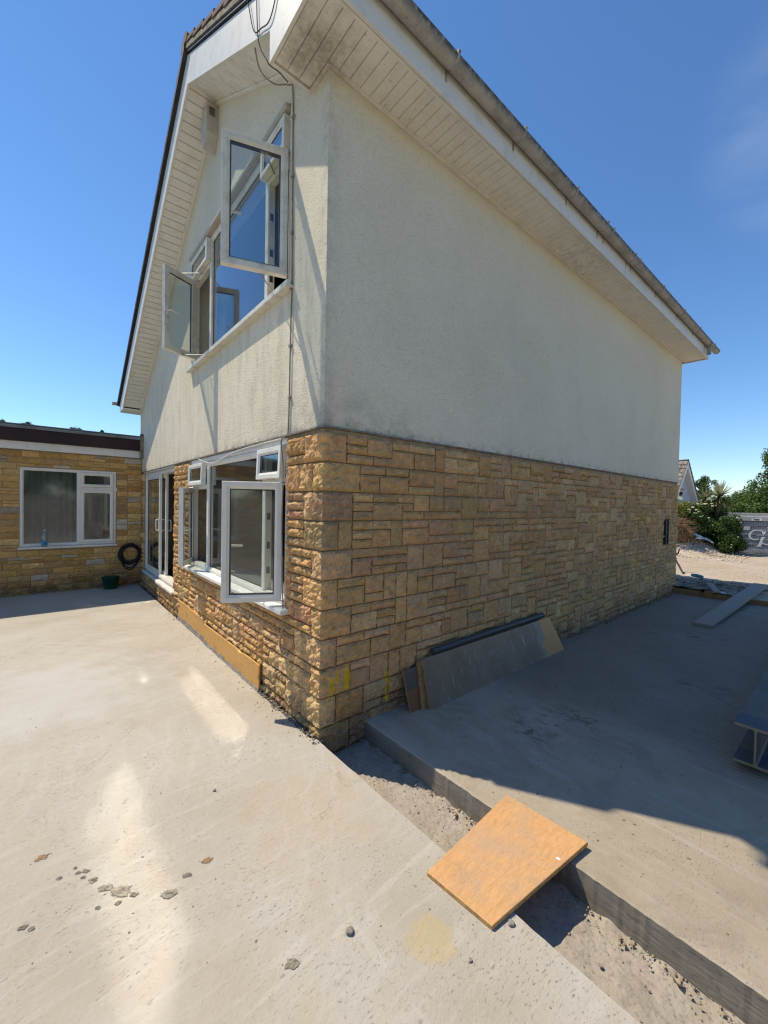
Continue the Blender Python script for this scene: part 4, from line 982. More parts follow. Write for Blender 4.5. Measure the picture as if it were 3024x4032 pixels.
# cement smeared along the foot of the formwork and at the corner
def cement_fillet():
    b = MB(); ys = np.linspace(0.93, 3.74, 130); pr = []
    for y in ys:
        h = 0.020 + 0.026 * abs(mnoise.noise((y * 4, 3, 3))) + 0.016 * mnoise.noise((y * 15, 1, 3)) ; wd = 0.012 + 0.010 * mnoise.noise((y * 9, 8, 3))
        if y > 2.4: h += 0.018
        if y < 0.93: h = 0.006 + 0.02 * max(0, mnoise.noise((y * 11, 2, 5))); wd = 0.006
        xb = -0.0475 if y < 2.47 else -0.0305
        if y < 0.93: xb = -0.030
        pr.append([(xb + .004, y, max(.004, h)), (xb - wd * .3, y, max(.003, h * .7)), (xb - wd * .8, y, max(.002, h * .25)), (xb - wd - .008, y, -0.001)])
    vs = [p for q in pr for p in q]; fs = [(i * 4 + k, i * 4 + k + 1, (i + 1) * 4 + k + 1, (i + 1) * 4 + k) for i in range(len(ys) - 1) for k in range(3)]
    b.add(vs, fs); return b
cm = plain('grey_cement', (0.19, 0.175, 0.15), 0.95, 0.35, 20, 0.9, 90)
tag(cement_fillet().top('cement_smear', cm, (-0.03, 2.0, 0)), 'grey cement smeared along the foot of the formwork boards', 'cement', kind='stuff')

def lean(name, x0, x1, yb, yt, zt, th, m, lab, zb=0.0, cut=None):
    U = Vector((1, 0, 0)); V = Vector((0, yt - yb, zt - zb)); L_ = V.length; V.normalize(); N = Vector((0, -V.z, V.y))
    b = MB()
    if cut is None: b.obox((x0, yb, zb), U, V, N, 0, x1 - x0, 0.0, L_, -th, 0.0, .002)
    else:
        f = [(0, 0), (x1 - x0, 0), (x1 - x0 + cut[0] * .3, L_ * .35), (x1 - x0 + cut[0], L_), (cut[1], L_)]
        P = lambda a, q, n_: Vector((x0, yb, zb)) + U * a + V * q + N * n_
        vs = [P(a, q, 0) for a, q in f] + [P(a, q, -th) for a, q in f]; n_ = len(f)
        b.add(vs, [tuple(range(n_)), tuple(range(n_, 2 * n_))[::-1]] + [(i, (i + 1) % n_, n_ + (i + 1) % n_, n_ + i) for i in range(n_)])
    o = b.top(name, m, (x0, yb, zb)); o.data.materials.append(MAT['ply_edge'])
    for p in o.data.polygons:
        if abs(p.normal.dot(N)) < 0.4: p.material_index = 1
    return tag(o, lab, 'board')
lean('filmed_board', 0.89, 3.13, -0.222, -0.085, 0.362, 0.018, MAT['filmply'], 'long dark film-faced board leaning on the side wall, brown bare patch at its end', cut=(-0.10, 0.03))
lean('backing_board', 0.84, 1.6, -0.185, -0.068, 0.345, 0.018, MAT['ply_edge'], 'ragged brown board hidden behind the long dark board', cut=(0.0, 0.05))
lean('small_board', 0.735, 0.885, -0.158, -0.062, 0.305, 0.018, MAT['oldply'], 'small two-tone brown board leaning beside the end of the long dark board')
b = MB(); b.tube([(1.06, -0.066, 0.392), (1.8, -0.064, 0.398), (2.92, -0.062, 0.402)], 0.026, 12)
tag(b.top('drain_pipe', plain('dark_grey_pipe', (0.055, 0.06, 0.068), 0.45), (1.06, -0.066, 0.392)), 'dark grey pipe lying along the top of the leaning boards', 'pipe')
b = MB(); U = Vector((1, -.1, 0)).normalized()
b.obox((0.93, -0.245, 0.0005), U, (0, 1, 0), (0, 0, 1), 0, .035, 0, .012, 0, .005); tag(b.top('wood_splinter', MAT['ply_edge'], (0.93, -0.245, 0)), 'pale wood splinter on the slab below the leaning board', 'splinter')

# I-beam on a timber bearer
def beam():
    hw, tf, tw, h = 0.102, 0.014, 0.010, 0.245; yc, z0 = -2.018, 0.052; rr = 0.014
    pf = [(-hw, 0), (hw, 0), (hw, tf), (tw / 2 + rr, tf)]
    pf += [(tw / 2 + rr - rr * math.sin(a), tf + rr - rr * math.cos(a)) for a in np.linspace(0, math.pi / 2, 5)]
    up = [(y, h - z) for y, z in pf[::-1]]
    right = pf[1:] + up[:-1]
    left = [(-y, z) for y, z in right[::-1]]
    poly = right + left
    b = MB(); b.prism([(yc + y, z0 + z) for y, z in poly], 0, 1.885, 7.2)
    g = G('primed_steel'); x = g.xyz()
    c = g.mix(g.rng(g.noise(3, 5, 0.65), 0.35, 0.7), (0.075, 0.068, 0.066), (0.12, 0.108, 0.10))
    c = g.mix(g.rng(g.noise(6, 5, 0.7, v=g.mapv((1, 3, 1))), 0.52, 0.66, 0, 0.55), c, (0.22, 0.15, 0.085))
    en = g.rng(x['X'], 1.8875, 1.886); c = g.mix(en, c, g.mix(g.noise(14, 4), (0.32, 0.22, 0.12), (0.20, 0.15, 0.10)))
    c = g.mix(g.math('MULTIPLY', g.rng(x['X'], 2.06, 2.10, 1, 0), g.rng(x['X'], 1.8875, 1.9)), c, (0.055, 0.062, 0.085))
    return tag(b.top('steel_beam', g.done(c, 0.55, None, 0.3), (1.885, yc, z0)), 'grey steel I-beam lying on the shaded drive at the right edge', 'steel beam')
beam()
for bx in (2.25, 6.2):
    b = MB(); b.box(bx, bx + .09, -2.3, -1.96, 0.0, 0.0515, .004)
    tag(b.top('timber_bearer', MAT['timber'], (bx, -2.1, 0)), 'short timber bearer under the near end of the steel beam' if bx < 3 else 'short timber bearer under the far end of the steel beam', 'timber')
# scaffold plank
O = Vector((5.61, -0.99, 0.0)); F = Vector((9.66, -1.11, 0.125)); U = (F - O).normalized(); Wn = Vector((-U.z, 0, U.x)).normalized(); V = Wn.cross(U)
b = MB(); b.obox(O, U, V, Wn, 0, (F - O).length, -0.112, 0.112, 0.002, 0.042, .003)
pl = tag(b.top('scaffold_plank', MAT['plank'], tuple(O)), 'weathered scaffold plank lying across the shaded drive towards the sandy yard', 'plank')
# formwork timbers at the far end of the drive
b = MB(); b.box(8.035, 8.075, -0.47, -0.012, -0.04, 0.105, .003); tag(b.top('formwork_timber', MAT['timber'], (8.05, -.2, 0)), 'dark timber edging the drive slab, joined to the house wall', 'timber')
b = MB(); b.box(8.045, 8.085, -1.75, -0.475, -0.04, 0.088, .003); tag(b.top('formwork_timber', MAT['timber'], (8.06, -1.1, 0)), 'dark timber edging the drive slab, running under the scaffold plank', 'timber')
b = MB(); b.box(8.005, 8.033, -0.66, -0.52, -0.0, 0.125, .003); tag(b.top('timber_peg', MAT['timber'], (8.02, -.6, 0)), 'short timber peg propping the edging at the end of the drive', 'timber')
quad_board('timber_offcut', [(8.70, -0.42, 0.20), (8.72, -0.52, 0.19), (8.05, -0.76, 0.135), (8.03, -0.66, 0.142)], 0.03, MAT['plank'], 'short grey timber offcut lying across the edging timber', 'timber')
quad_board('pale_offcut', [(8.16, -0.72, 0.135), (8.17, -0.80, 0.135), (8.06, -0.84, 0.127), (8.05, -0.76, 0.127)], 0.02, plain('pale_wood', (0.5, 0.47, 0.42), 0.7), 'pale chip of board beside the grey timber offcut', 'timber')

# ------------------------------------------------------------------ loose bits on the slabs
ICO = [(0, 0, 1), (.95, 0, .2), (-.5, .85, .25), (-.5, -.85, .15), (.35, .55, -.3), (-.6, 0, -.3)]
ICF = [(0, 1, 2), (0, 2, 3), (0, 3, 1), (1, 4, 2), (2, 5, 3), (3, 5, 1), (1, 5, 4), (4, 5, 2)]
def crumb(q, x, y, z, s_, rr):
    a = rr.uniform(0, 6.28); c_, sn = math.cos(a), math.sin(a); k_ = rr.uniform(.6, 1.3); h_ = rr.uniform(.35, .75)
    q.add([(x + s_ * (p * c_ - t * sn * k_), y + s_ * (p * sn + t * c_ * k_), z + s_ * w_ * h_) for p, t, w_ in ICO], ICF)
def lump_mesh(name, r0, h, seed, m, nseg=22, crumbs=46):
    """a mortar splat: a thin ragged skin with crumbs stuck in it and thrown round it"""
    rr = random.Random(seed); q = MB(); vs = []; off = rr.random() * 50; rings = [(1.0, 0.0), (0.93, 0.5), (0.62, 0.8), (0.28, 1.0)]
    E = lambda a: 1 + 0.55 * mnoise.noise((math.cos(a) * 1.3 + off, math.sin(a) * 1.3, 1)) + 0.30 * mnoise.noise((math.cos(a) * 4 + off, math.sin(a) * 4, 2))
    for f, z in rings:
        for k in range(nseg):
            a = 2 * math.pi * k / nseg; d = r0 * f * E(a); vs.append((d * math.cos(a), d * math.sin(a), h * z * (1 + 0.7 * rr.uniform(-1, 1)) if z else -0.002))
    vs.append((0, 0, h))
    fs = [(i * nseg + k, i * nseg + (k + 1) % nseg, (i + 1) * nseg + (k + 1) % nseg, (i + 1) * nseg + k) for i in range(3) for k in range(nseg)]
    fs += [(3 * nseg + k, 3 * nseg + (k + 1) % nseg, 4 * nseg) for k in range(nseg)]
    q.add(vs, fs)
    for _ in range(crumbs):
        a = rr.uniform(0, 6.28); d = r0 * E(a) * math.sqrt(rr.random()) * (1.0 if rr.random() < .8 else 1.5)
        crumb(q, d * math.cos(a), d * math.sin(a), h * .5 if d < r0 else 0.0, r0 * rr.uniform(.05, .17), rr)
    me = q.mesh(name); me.materials.append(m); return me
def stone_mesh(name, r0, seed, m):
    rr = random.Random(seed); bm = bmesh.new(); bmesh.ops.create_icosphere(bm, subdivisions=2, radius=r0); o = rr.random() * 40
    for v in bm.verts:
        v.co *= 1 + .35 * mnoise.noise(v.co / r0 * .9 + Vector((o, 0, 0))) + .1 * mnoise.noise(v.co / r0 * 2.5 + Vector((o, 0, 0))); v.co.z = v.co.z * .62 + r0 * .5
    me = bpy.data.meshes.new(name); bm.to_mesh(me); bm.free(); me.materials.append(m); return me
MAT['lump'] = plain('mortar_lump', (0.27, 0.24, 0.185), 0.95, 0.4, 60, 1.0, 150)
MAT['pebble'] = plain('pebble', (0.27, 0.245, 0.21), 0.9, 0.4, 40, 0.6, 200)
MAT['clay'] = plain('brown_crumb', (0.27, 0.18, 0.105), 0.95, 0.3, 30, 0.6, 120)
LUMPS = [('largest flat mortar splat in the trail across the patio', -1.225, -0.452, 0.048, 0.35, 0.010),
         ('lone crusty mortar splat right of the trail on the patio', -1.075, -0.590, 0.036, 0.2, 0.011),
         ('mortar splat nearest the camera, dark and rough, on the patio', -0.802, -1.144, 0.030, 0.7, 0.009),
         ('small dark mortar pat above the lone crusty splat', -0.995, -0.545, 0.020, 0.8, 0.009),
         ('long ragged mortar splat just left of the largest one', -1.275, -0.392, 0.030, 0.6, 0.008),
         ('ring-shaped mortar dab midway along the trail', -1.312, -0.318, 0.024, 0.2, 0.008),
         ('brown smeared mortar dab to the upper right of the trail', -0.905, -0.523, 0.026, 1.2, 0.004),
         ('flat brown mortar dab at the far left start of the trail', -1.48, -0.036, 0.030, 1.1, 0.005)]
for i, (lab, x, y, r0, rot, h) in enumerate(LUMPS):
    o = bpy.data.objects.new('mortar_lump', lump_mesh('mortar_lump', r0 * .66, h * .34, 30 + i, MAT['clay'] if 'brown' in lab else MAT['lump'])); o.location = (x, y, 0.001); o.scale = (1.35, 0.85, 1); o.rotation_euler = (0, 0, -0.75 + 0.5 * rot)
    COL.objects.link(o); tag(o, lab, 'mortar lump', 'mortar splats on the patio')
me = [lump_mesh('mortar_dab', 0.0098, 0.0035, 60 + k, MAT['lump'], 14, 18) for k in range(3)]
DABS = [('mortar dab at the head of the trail, above the ring-shaped dab', -1.369, -0.197), ('mortar dab between the head of the trail and the ring-shaped dab', -1.333, -0.245), ('lone mortar dab left of the head of the trail', -1.425, -0.214), ('mortar dab touching the left side of the ring-shaped dab', -1.345, -0.275),
        ('outer one of the mortar dab pair at the left edge of the patio', -1.538, -0.386), ('inner one of the mortar dab pair at the left edge of the patio', -1.512, -0.412), ('mortar dab below the trail, under the largest splat', -1.31, -0.474), ('mortar dab tucked against the lower right of the largest splat', -1.19, -0.50), ('mortar dab just below the largest splat', -1.245, -0.50), ('smallest mortar dab on the left of the trail', -1.36, -0.235)]
for i, (lab, x, y) in enumerate(DABS):
    o = bpy.data.objects.new('mortar_dab', me[i % 3]); o.location = (x, y, 0.001); o.rotation_euler = (0, 0, -0.9 + 0.15 * (i % 5)); s_ = 0.75 + 0.5 * ((i * 37) % 10) / 10; o.scale = (s_ * 1.3, s_, s_)
    COL.objects.link(o); tag(o, lab, 'mortar dab', 'small mortar dabs in the trail')
PEB = [('grey pebble at the lower corner of the orange plywood', -0.075, -1.562, 0.013, 0.014), ('single grey pebble in front of the yellow stain', -0.302, -1.539, 0.0085, 0.010), ('dark pebble alone in the middle of the patio', -0.736, -0.083, 0.009, 0.009),
       ('grey crumb left of the yellow stain on the patio', -0.582, -1.187, 0.016, 0.008), ('small stone on the trench floor by the plywood shadow', 0.10, -1.81, 0.010, 0.012), ('pale stone in the trench right of the plywood shadow', 0.19, -1.795, 0.009, 0.010)]
for i, (lab, x, y, r0, h) in enumerate(PEB):
    o = bpy.data.objects.new('pebble', stone_mesh('pebble', r0, 90 + i, MAT['pebble'])); o.location = (x, y, -0.153 if x > 0 else 0.0005); o.rotation_euler = (0, 0, i); COL.objects.link(o)
    tag(o, lab, 'pebble', 'loose pebbles')
# fine grit: one mesh of small stones on both slabs, along the trench and by the wall foot
def grit(name, spots, m, lab):
    ico = [(0, 0, 1), (1, 0, .15), (-.5, .87, .2), (-.5, -.87, .1), (.3, .5, -.3), (-.6, 0, -.3)]
    ifc = [(0, 1, 2), (0, 2, 3), (0, 3, 1), (1, 4, 2), (2, 5, 3), (3, 5, 1), (1, 5, 4), (4, 5, 2)]
    v = []; f = []
    for (x, y, z, s_) in spots:
        a = nrng.uniform(0, 6.28); c_, sn = math.cos(a), math.sin(a); k_ = nrng.uniform(.6, 1.3); b0 = len(v)
        for (p, q, w_) in ico: v.append((x + s_ * (p * c_ - q * sn * k_), y + s_ * (p * sn + q * c_ * k_), z + s_ * w_ * .7 + s_ * .1))
        f += [(b0 + i, b0 + j, b0 + k2) for i, j, k2 in ifc]
    tag(raw_mesh(name, v, f, m), lab, 'grit', kind='stuff')
sp = []
for _ in range(900):
    y = nrng.uniform(-1.9, 5.0); x = nrng.uniform(-2.2, -0.06)
    if mnoise.noise((x * 1.3, y * 1.3, 0)) < -0.05 and nrng.random() < .7: continue
    sp.append((x, y, 0, abs(nrng.normal(0, 0.0022)) + .0009))
for _ in range(220):
    t = nrng.uniform(0, 1); sp.append((-0.06 - abs(nrng.normal(0, .08)), t * 5, 0, abs(nrng.normal(0, .004)) + .0015))
for _ in range(700): sp.append((-0.036 - abs(nrng.normal(0, .022)) + (.03 if nrng.random() < .5 else 0), nrng.uniform(-.05, 0.95), nrng.uniform(-.012, .004), abs(nrng.normal(0, .0055)) + .002))
grit('patio_grit', sp, MAT['pebble'], 'fine grit and crumbs scattered over the patio')
sp = [(nrng.uniform(.45, 5), nrng.uniform(-2.6, -.3), 0, abs(nrng.normal(0, .0035)) + .001) for _ in range(700)]
sp += [(1.3 + nrng.normal(0, .6), -1.1 + nrng.normal(0, .4), 0, abs(nrng.normal(0, .0035)) + .001) for _ in range(110)]
sp += [(nrng.uniform(3.5, 8), -0.03 - abs(nrng.normal(0, .035)), 0, abs(nrng.normal(0, .012)) + .003) for _ in range(420)]
grit('drive_grit', sp, MAT['clay'], 'brown crumbs of soil scattered over the drive and along the wall foot')
sp = [(0.385 - abs(nrng.normal(0, .03)), nrng.uniform(-2.6, 0), -0.14, abs(nrng.normal(0, .0045)) + .0015) for _ in range(420)]
sp += [(nrng.uniform(-.05, .37), nrng.uniform(-2.6, 0), -0.155, abs(nrng.normal(0, .003)) + .001) for _ in range(380)]
grit('trench_grit', sp, MAT['mortar'], 'crumbled mortar and grit lying in the trench')
sp = [(nrng.uniform(8.15, 9.9), nrng.uniform(-1.0, .4), 0.085, abs(nrng.normal(0, .012)) + .004) for _ in range(420)]
grit('soil_clods', sp, plain('dark_soil', (0.13, 0.10, 0.072), 0.95, 0.4, 9), 'dark soil clods heaped behind the edging timber')
sp = []
for _ in range(1500):
    x = nrng.uniform(14.9, 18.2); y = nrng.uniform(0.0, 2.8) 
    zb = 1.25 * (lambda t: t * t * (3 - 2 * t))(min(1, max(0, (y - .55) / 2.1))) * (lambda t: t * t * (3 - 2 * t))(min(1, max(0, (x - 15.5) / 2.0)))
    sp.append((x, y, zb + .04, abs(nrng.normal(0, .026)) + .006))
grit('bank_rubble', sp, plain('rubble', (0.45, 0.38, 0.29), 0.95, 0.45, 3), 'broken rubble strewn down the sandy bank below the shrubs')

# ------------------------------------------------------------------ things by the extension
b = MB(); hr = random.Random(3)
def coil(cx, cz, R0, yy, ph, squash=1.0, sag=0.0):
    return [(cx + R0 * math.cos(a + ph), yy + 0.012 * math.sin(3 * a + ph), cz + R0 * squash * math.sin(a + ph) - sag * max(0, -math.sin(a + ph)) ** 2) for a in np.linspace(0, 2 * math.pi, 40)]
hx, hz = -0.205, 0.615
loops = MB()
for i in range(11):
    R0 = hr.uniform(0.128, 0.185); loops.tube(coil(hx + hr.uniform(-.012, .012), hz + hr.uniform(-.015, .02), R0, EY - .03 - 0.017 * (i % 5), hr.random() * 6, hr.uniform(.95, 1.05), hr.uniform(0, .03)), 0.0095, 7, False)
for sag in (0.09, 0.13): loops.tube(coil(hx + .0, hz - .01, 0.17, EY - .05, 0.4, 1.0, sag), 0.0095, 7, False)
MAT['hose'] = plain('black_hose', (0.014, 0.013, 0.014), 0.45)
tag(loops.top('garden_hose', MAT['hose'], (hx, EY - .05, hz)), 'coiled black hose hanging on the yellow stone wall beside the patio door', 'hose')
pg = MB(); pg.box(hx - .015, hx + .015, EY - .13, EY + .01, hz + .16, hz + .175); o = pg.top('hose_hook', MAT['dark'], (hx, EY, hz + .16)); tag(o, 'dark hook on the yellow wall holding the coiled hose', 'hook')
bk = thing('green_bucket', (-0.52, 6.49, 0.0), 'dark green plastic tub standing at the foot of the yellow wall', 'bucket')
gm = plain('green_plastic', (0.006, 0.05, 0.024), 0.4, 0.2)
t = MB(); t.lathe([(0.0, 0.004), (0.095, 0.0), (0.105, 0.02), (0.135, 0.20), (0.146, 0.205), (0.146, 0.215), (0.132, 0.212), (0.10, 0.025), (0.0, 0.02)], (-0.52, 6.49, 0.001), 24); t.build('tub', gm, bk)
t = MB(); t.tube([(-0.52 - .14 * math.cos(a), 6.49 - .02, 0.205 + .03 * math.sin(a)) for a in np.linspace(0, math.pi, 12)], 0.004, 6); t.build('handle', MAT['dark'], bk)
wb = thing('water_bottle', (-1.456, 6.60, 0.812), 'clear plastic water bottle with a blue label on the window sill', 'bottle')
def cplastic(name, c):
    g = G(name); g.t.nodes.remove(g.p); tr = g.n('ShaderNodeBsdfTransparent'); tr.inputs['Color'].default_value = (*c, 1)
    gl = g.n('ShaderNodeBsdfGlossy'); gl.inputs['Roughness'].default_value = 0.1; df = g.n('ShaderNodeBsdfDiffuse'); df.inputs['Color'].default_value = (0.5, 0.6, 0.65, 1)
    m1 = g.n('ShaderNodeMixShader'); m1.inputs[0].default_value = 0.12; g.l(tr.outputs[0], m1.inputs[1]); g.l(gl.outputs[0], m1.inputs[2])
    m2 = g.n('ShaderNodeMixShader'); m2.inputs[0].default_value = 0.16; g.l(m1.outputs[0], m2.inputs[1]); g.l(df.outputs[0], m2.inputs[2]); g.l(m2.outputs[0], g.out.inputs['Surface']); return g.m
MAT['pet'] = cplastic('clear_plastic', (0.75, 0.85, 0.88)); bc = (-1.456, 6.60, 0.812)
t = MB(); t.lathe([(0.0, 0.003), (0.036, 0.0), (0.041, 0.012), (0.041, 0.085), (0.038, 0.10), (0.041, 0.115), (0.041, 0.185), (0.034, 0.22), (0.015, 0.255), (0.014, 0.272)], bc, 18); t.build('bottle_body', MAT['pet'], wb)
t = MB(); t.lathe([(0.0, 0.293), (0.0165, 0.292), (0.0165, 0.270), (0.014, 0.270)], bc, 14); t.build('cap', plain('white_cap', (0.6, 0.65, 0.7), 0.4), wb)
t = MB(); t.lathe([(0.0415, 0.03), (0.042, 0.03), (0.042, 0.10), (0.0415, 0.10)], bc, 18); t.build('label_band', plain('blue_label', (0.04, 0.25, 0.45), 0.4, 0.5, 60), wb)

# ------------------------------------------------------------------ behind the house on the right
b = MB(); b.tube([(9.90, 0.09, 0.145), (9.87, -0.0, 0.150), (9.84, -0.13, 0.140)], [0.034, 0.042, 0.030], 10)
tag(b.top('crushed_bottle', plain('blue_plastic', (0.10, 0.26, 0.32), 0.3, 0.4, 20), (9.87, 0, .12)), 'crushed blue plastic bottle on the dark soil by the house corner', 'bottle')
b = MB(); b.tube([(10.62, 0.42, 0.06), (10.75, 0.55, 0.24), (10.9, 0.70, 0.44), (10.95, 0.72, 0.55), (10.9, 0.66, 0.66), (10.95, 0.70, 0.76)], [0.02, 0.022, 0.022, 0.03, 0.024, 0.016], 7)
b.tube([(10.9, 0.70, 0.44), (10.96, 0.62, 0.52), (10.98, 0.60, 0.64)], [0.02, 0.018, 0.01], 6)
tag(b.top('bent_stick', MAT['dark'], (10.62, .42, .05)), 'dark bent stick propped up beside the far house corner', 'stick')

def leaf_mesh(name, C_, Rr, n, size, m, parent, pal, seed, shell=0.55, squash=1.0, up=0.4, aspect=2.0):
    """n folded leaves spread through ellipsoid clumps; C_ (k,3) centres, Rr (k,) radii"""
    g_ = np.random.default_rng(seed); C_ = np.asarray(C_, float); Rr = np.asarray(Rr, float)
    w_ = Rr ** 2; idx = g_.choice(len(C_), n, p=w_ / w_.sum())
    d = g_.normal(size=(n, 3)); d /= np.linalg.norm(d, axis=1, keepdims=True)
    rad = Rr[idx] * (shell + (1.08 - shell) * g_.random(n) ** 0.7)
    P = C_[idx] + d * rad[:, None] * np.array([1, 1, squash])
    nrm = d * 0.6 + g_.normal(size=(n, 3)) * 0.7 + np.array([0, 0, up]); nrm /= np.linalg.norm(nrm, axis=1, keepdims=True)
    a = np.cross(nrm, g_.normal(size=(n, 3))); a /= np.linalg.norm(a, axis=1, keepdims=True); b_ = np.cross(nrm, a)
    s_ = size * (0.6 + 0.8 * g_.random(n))[:, None]
    v = np.stack([P - a * s_, P + b_ * s_ / aspect - nrm * s_ * .15, P + a * s_, P - b_ * s_ / aspect - nrm * s_ * .15], 1).reshape(-1, 3)
    f = np.arange(n * 4).reshape(-1, 4)
    pal = np.array(pal); t = pal[g_.integers(0, len(pal), n)] * (0.75 + 0.5 * g_.random((n, 1)))
    cl = (0.8 + 0.4 * g_.random(len(C_)))[idx][:, None]; t = np.repeat(t * cl, 4, axis=0)
    return raw_mesh(name, v, f, m, parent, t)
MAT['leaf'] = m_leaf('leaf'); MAT['bark'] = plain('bark', (0.13, 0.10, 0.07), 0.95, 0.4, 20, 0.8, 40)
DKG = [(0.06, 0.115, 0.028), (0.08, 0.145, 0.04), (0.05, 0.09, 0.025)]
MDG = [(0.12, 0.205, 0.045), (0.155, 0.245, 0.06), (0.09, 0.155, 0.038)]
YLG = [(0.20, 0.24, 0.035), (0.26, 0.27, 0.05), (0.14, 0.19, 0.04)]
def at(az, r_, z=0.0): return Vector((CAM[0] + r_ * math.cos(R(az)), CAM[1] + r_ * math.sin(R(az)), z))
def zs(r_, slope): return CAM[2] + r_ * slope
def plant(name, base, clumps, n, size, pal, seed, label, cat, stems=4, squash=1.0, group=None, trunk_r=0.03, shell=0.35, up=0.4):
    t = thing(name, tuple(base), label, cat, group); rr = random.Random(seed)
    leaf_mesh('foliage', [c[:3] for c in clumps], [c[3] for c in clumps], n, size, MAT['leaf'], t, pal, seed, shell, squash, up)
    b = MB()
    for c in rr.sample(clumps, min(stems, len(clumps))):
        p0 = Vector(base) + Vector((rr.uniform(-.05, .05), rr.uniform(-.05, .05), -0.05)); p2 = Vector(c[:3]); p1 = (p0 + p2) / 2 + Vector((rr.uniform(-.1, .1), rr.uniform(-.1, .1), .1)) * (p2 - p0).length * .4
        b.tube([p0, p1, p2], [trunk_r, trunk_r * .7, trunk_r * .3], 6)
    b.build('stem', MAT['bark'], t); return t
def clumps_az(r0, a0, a1, s0, s1, n, rad, seed, depth=0.8):
    rr = random.Random(seed); out = []
    for _ in range(n):
        a = rr.uniform(a0, a1); q = r0 + rr.uniform(-depth, depth) * .5; s_ = rr.uniform(s0, s1); p = at(a, q, zs(q, s_)); out.append((p.x, p.y, p.z, rad * rr.uniform(.7, 1.25)))
    return out
# leafy dark shrub in front of the container, with a few pale flower heads
B0 = at(9.3, 19.3, 0.03)
cl = clumps_az(19.3, 8.7, 10.2, -0.070, -0.016, 44, 0.20, 5, .7) + clumps_az(19.2, 8.25, 9.5, -0.076, -0.050, 14, 0.17, 6, .5)
sh = plant('leafy_shrub', B0, cl, 15000, 0.036, DKG + [MDG[0], (0.13, 0.19, 0.06)], 21, 'dark leafy shrub growing in front of the grey container', 'shrub', 6)
def flowers(parent, cl, n, rad, seed):
    rr = random.Random(seed); t = MB()
    for _ in range(n):
        c = rr.choice(cl); p = Vector(c[:3]) + Vector((-c[3] * rr.uniform(.6, 1.05), rr.uniform(-1, 1) * c[3], c[3] * rr.uniform(.1, 1.0)))
        k = 7; rr_ = rad * rr.uniform(.6, 1.2); t.add([p + Vector((rr_ * .35 * math.cos(6.28 * i / k) , rr_ * math.sin(6.28 * i / k), rr_ * .45 * math.cos(6.28 * i / k))) for i in range(k)] + [p + Vector((-.01, 0, .02))], [(i, (i + 1) % k, k) for i in range(k)])
    return t.build('flower_head', MAT['flower'], parent)
MAT['flower'] = plain('cream_flower', (0.62, 0.60, 0.38), 0.8)
flowers(sh, cl, 26, 0.035, 7)
cl = clumps_az(19.5, 10.9, 13.8, -0.050, 0.004, 52, 0.22, 8, .9)
el = plant('elder_shrub', at(12.4, 19.5, 0.7), cl, 15000, 0.04, MDG + [DKG[1], (0.17, 0.2, 0.06)], 22, 'elder shrub with cream flower heads on top of the earth bank', 'shrub', 6)
flowers(el, [c for c in cl if c[2] > 1.15], 70, 0.05, 9)
cl = clumps_az(18.9, 13.05, 14.4, -0.020, 0.010, 18, 0.19, 10, .7)
plant('yellow_shrub', at(13.6, 18.9, 0.9), cl, 6000, 0.032, YLG, 23, 'bright yellow-green shrub right beside the far house corner', 'shrub', 4)
cl = clumps_az(19.8, 9.9, 12.5, -0.062, -0.004, 46, 0.23, 11, .8)
plant('dark_shrub', at(11.2, 19.8, 0.4), cl, 14000, 0.042, DKG, 24, 'deep green shadowy shrub between the palm and the elder', 'shrub', 5)
# brown uprooted root mass at the left end of the bank
def rootmass():
    rr = random.Random(17); t = MB(); c0 = at(13.3, 18.4, 0)
    for _ in range(420):
        q_ = rr.random(); p = at(12.65 + 1.5 * rr.random() ** .8, 18.3 + rr.uniform(-.3, .4), 0); p.z = zs(18.3, -0.058 + .042 * q_ * min(1, (math.degrees(math.atan2(p.y - CAM[1], p.x - CAM[0])) - 12.3) / .8)); L_ = rr.uniform(.15, .4)
        dr = Vector((rr.uniform(-.6, .2), rr.uniform(-1, 1), rr.uniform(-.8, .5))).normalized() * L_
        t.tube([p, p + dr * .5 + Vector((0, rr.uniform(-.05, .05), rr.uniform(-.05, .05))), p + dr], [rr.uniform(.004, .014), .007, .002], 4)
    o = t.top('root_pile', plain('brown_roots', (0.20, 0.13, 0.07), 0.95, 0.45, 12), tuple(at(13.3, 18.4, .5))); tag(o, 'brown tangle of uprooted stems on the bank by the house corner', 'brushwood')
rootmass()
b = MB(); c0 = at(13.6, 18.6, 0.75); v = []
nu_, nv_ = 20, 12
for j in range(nv_ + 1):
    for i in range(nu_):
        a = 2 * math.pi * i / nu_; ph = math.pi * j / nv_
        d = Vector((math.cos(a) * math.sin(ph), math.sin(a) * math.sin(ph), math.cos(ph))); k_ = 0.42 * (1 + .3 * mnoise.noise(d * 2.2) + .2 * mnoise.noise(d * 6))
        v.append(c0 + Vector((d.x * k_ * .8, d.y * k_, d.z * k_ * .9)))
b.add(v, [(j * nu_ + i, j * nu_ + (i + 1) % nu_, (j + 1) * nu_ + (i + 1) % nu_, (j + 1) * nu_ + i) for j in range(nv_) for i in range(nu_)])
tag(b.top('soil_heap', plain('root_soil', (0.15, 0.10, 0.055), 0.95, 0.45, 6, 1.0, 14), tuple(c0)), 'rough brown heap of soil under the tangled roots', 'soil heap')
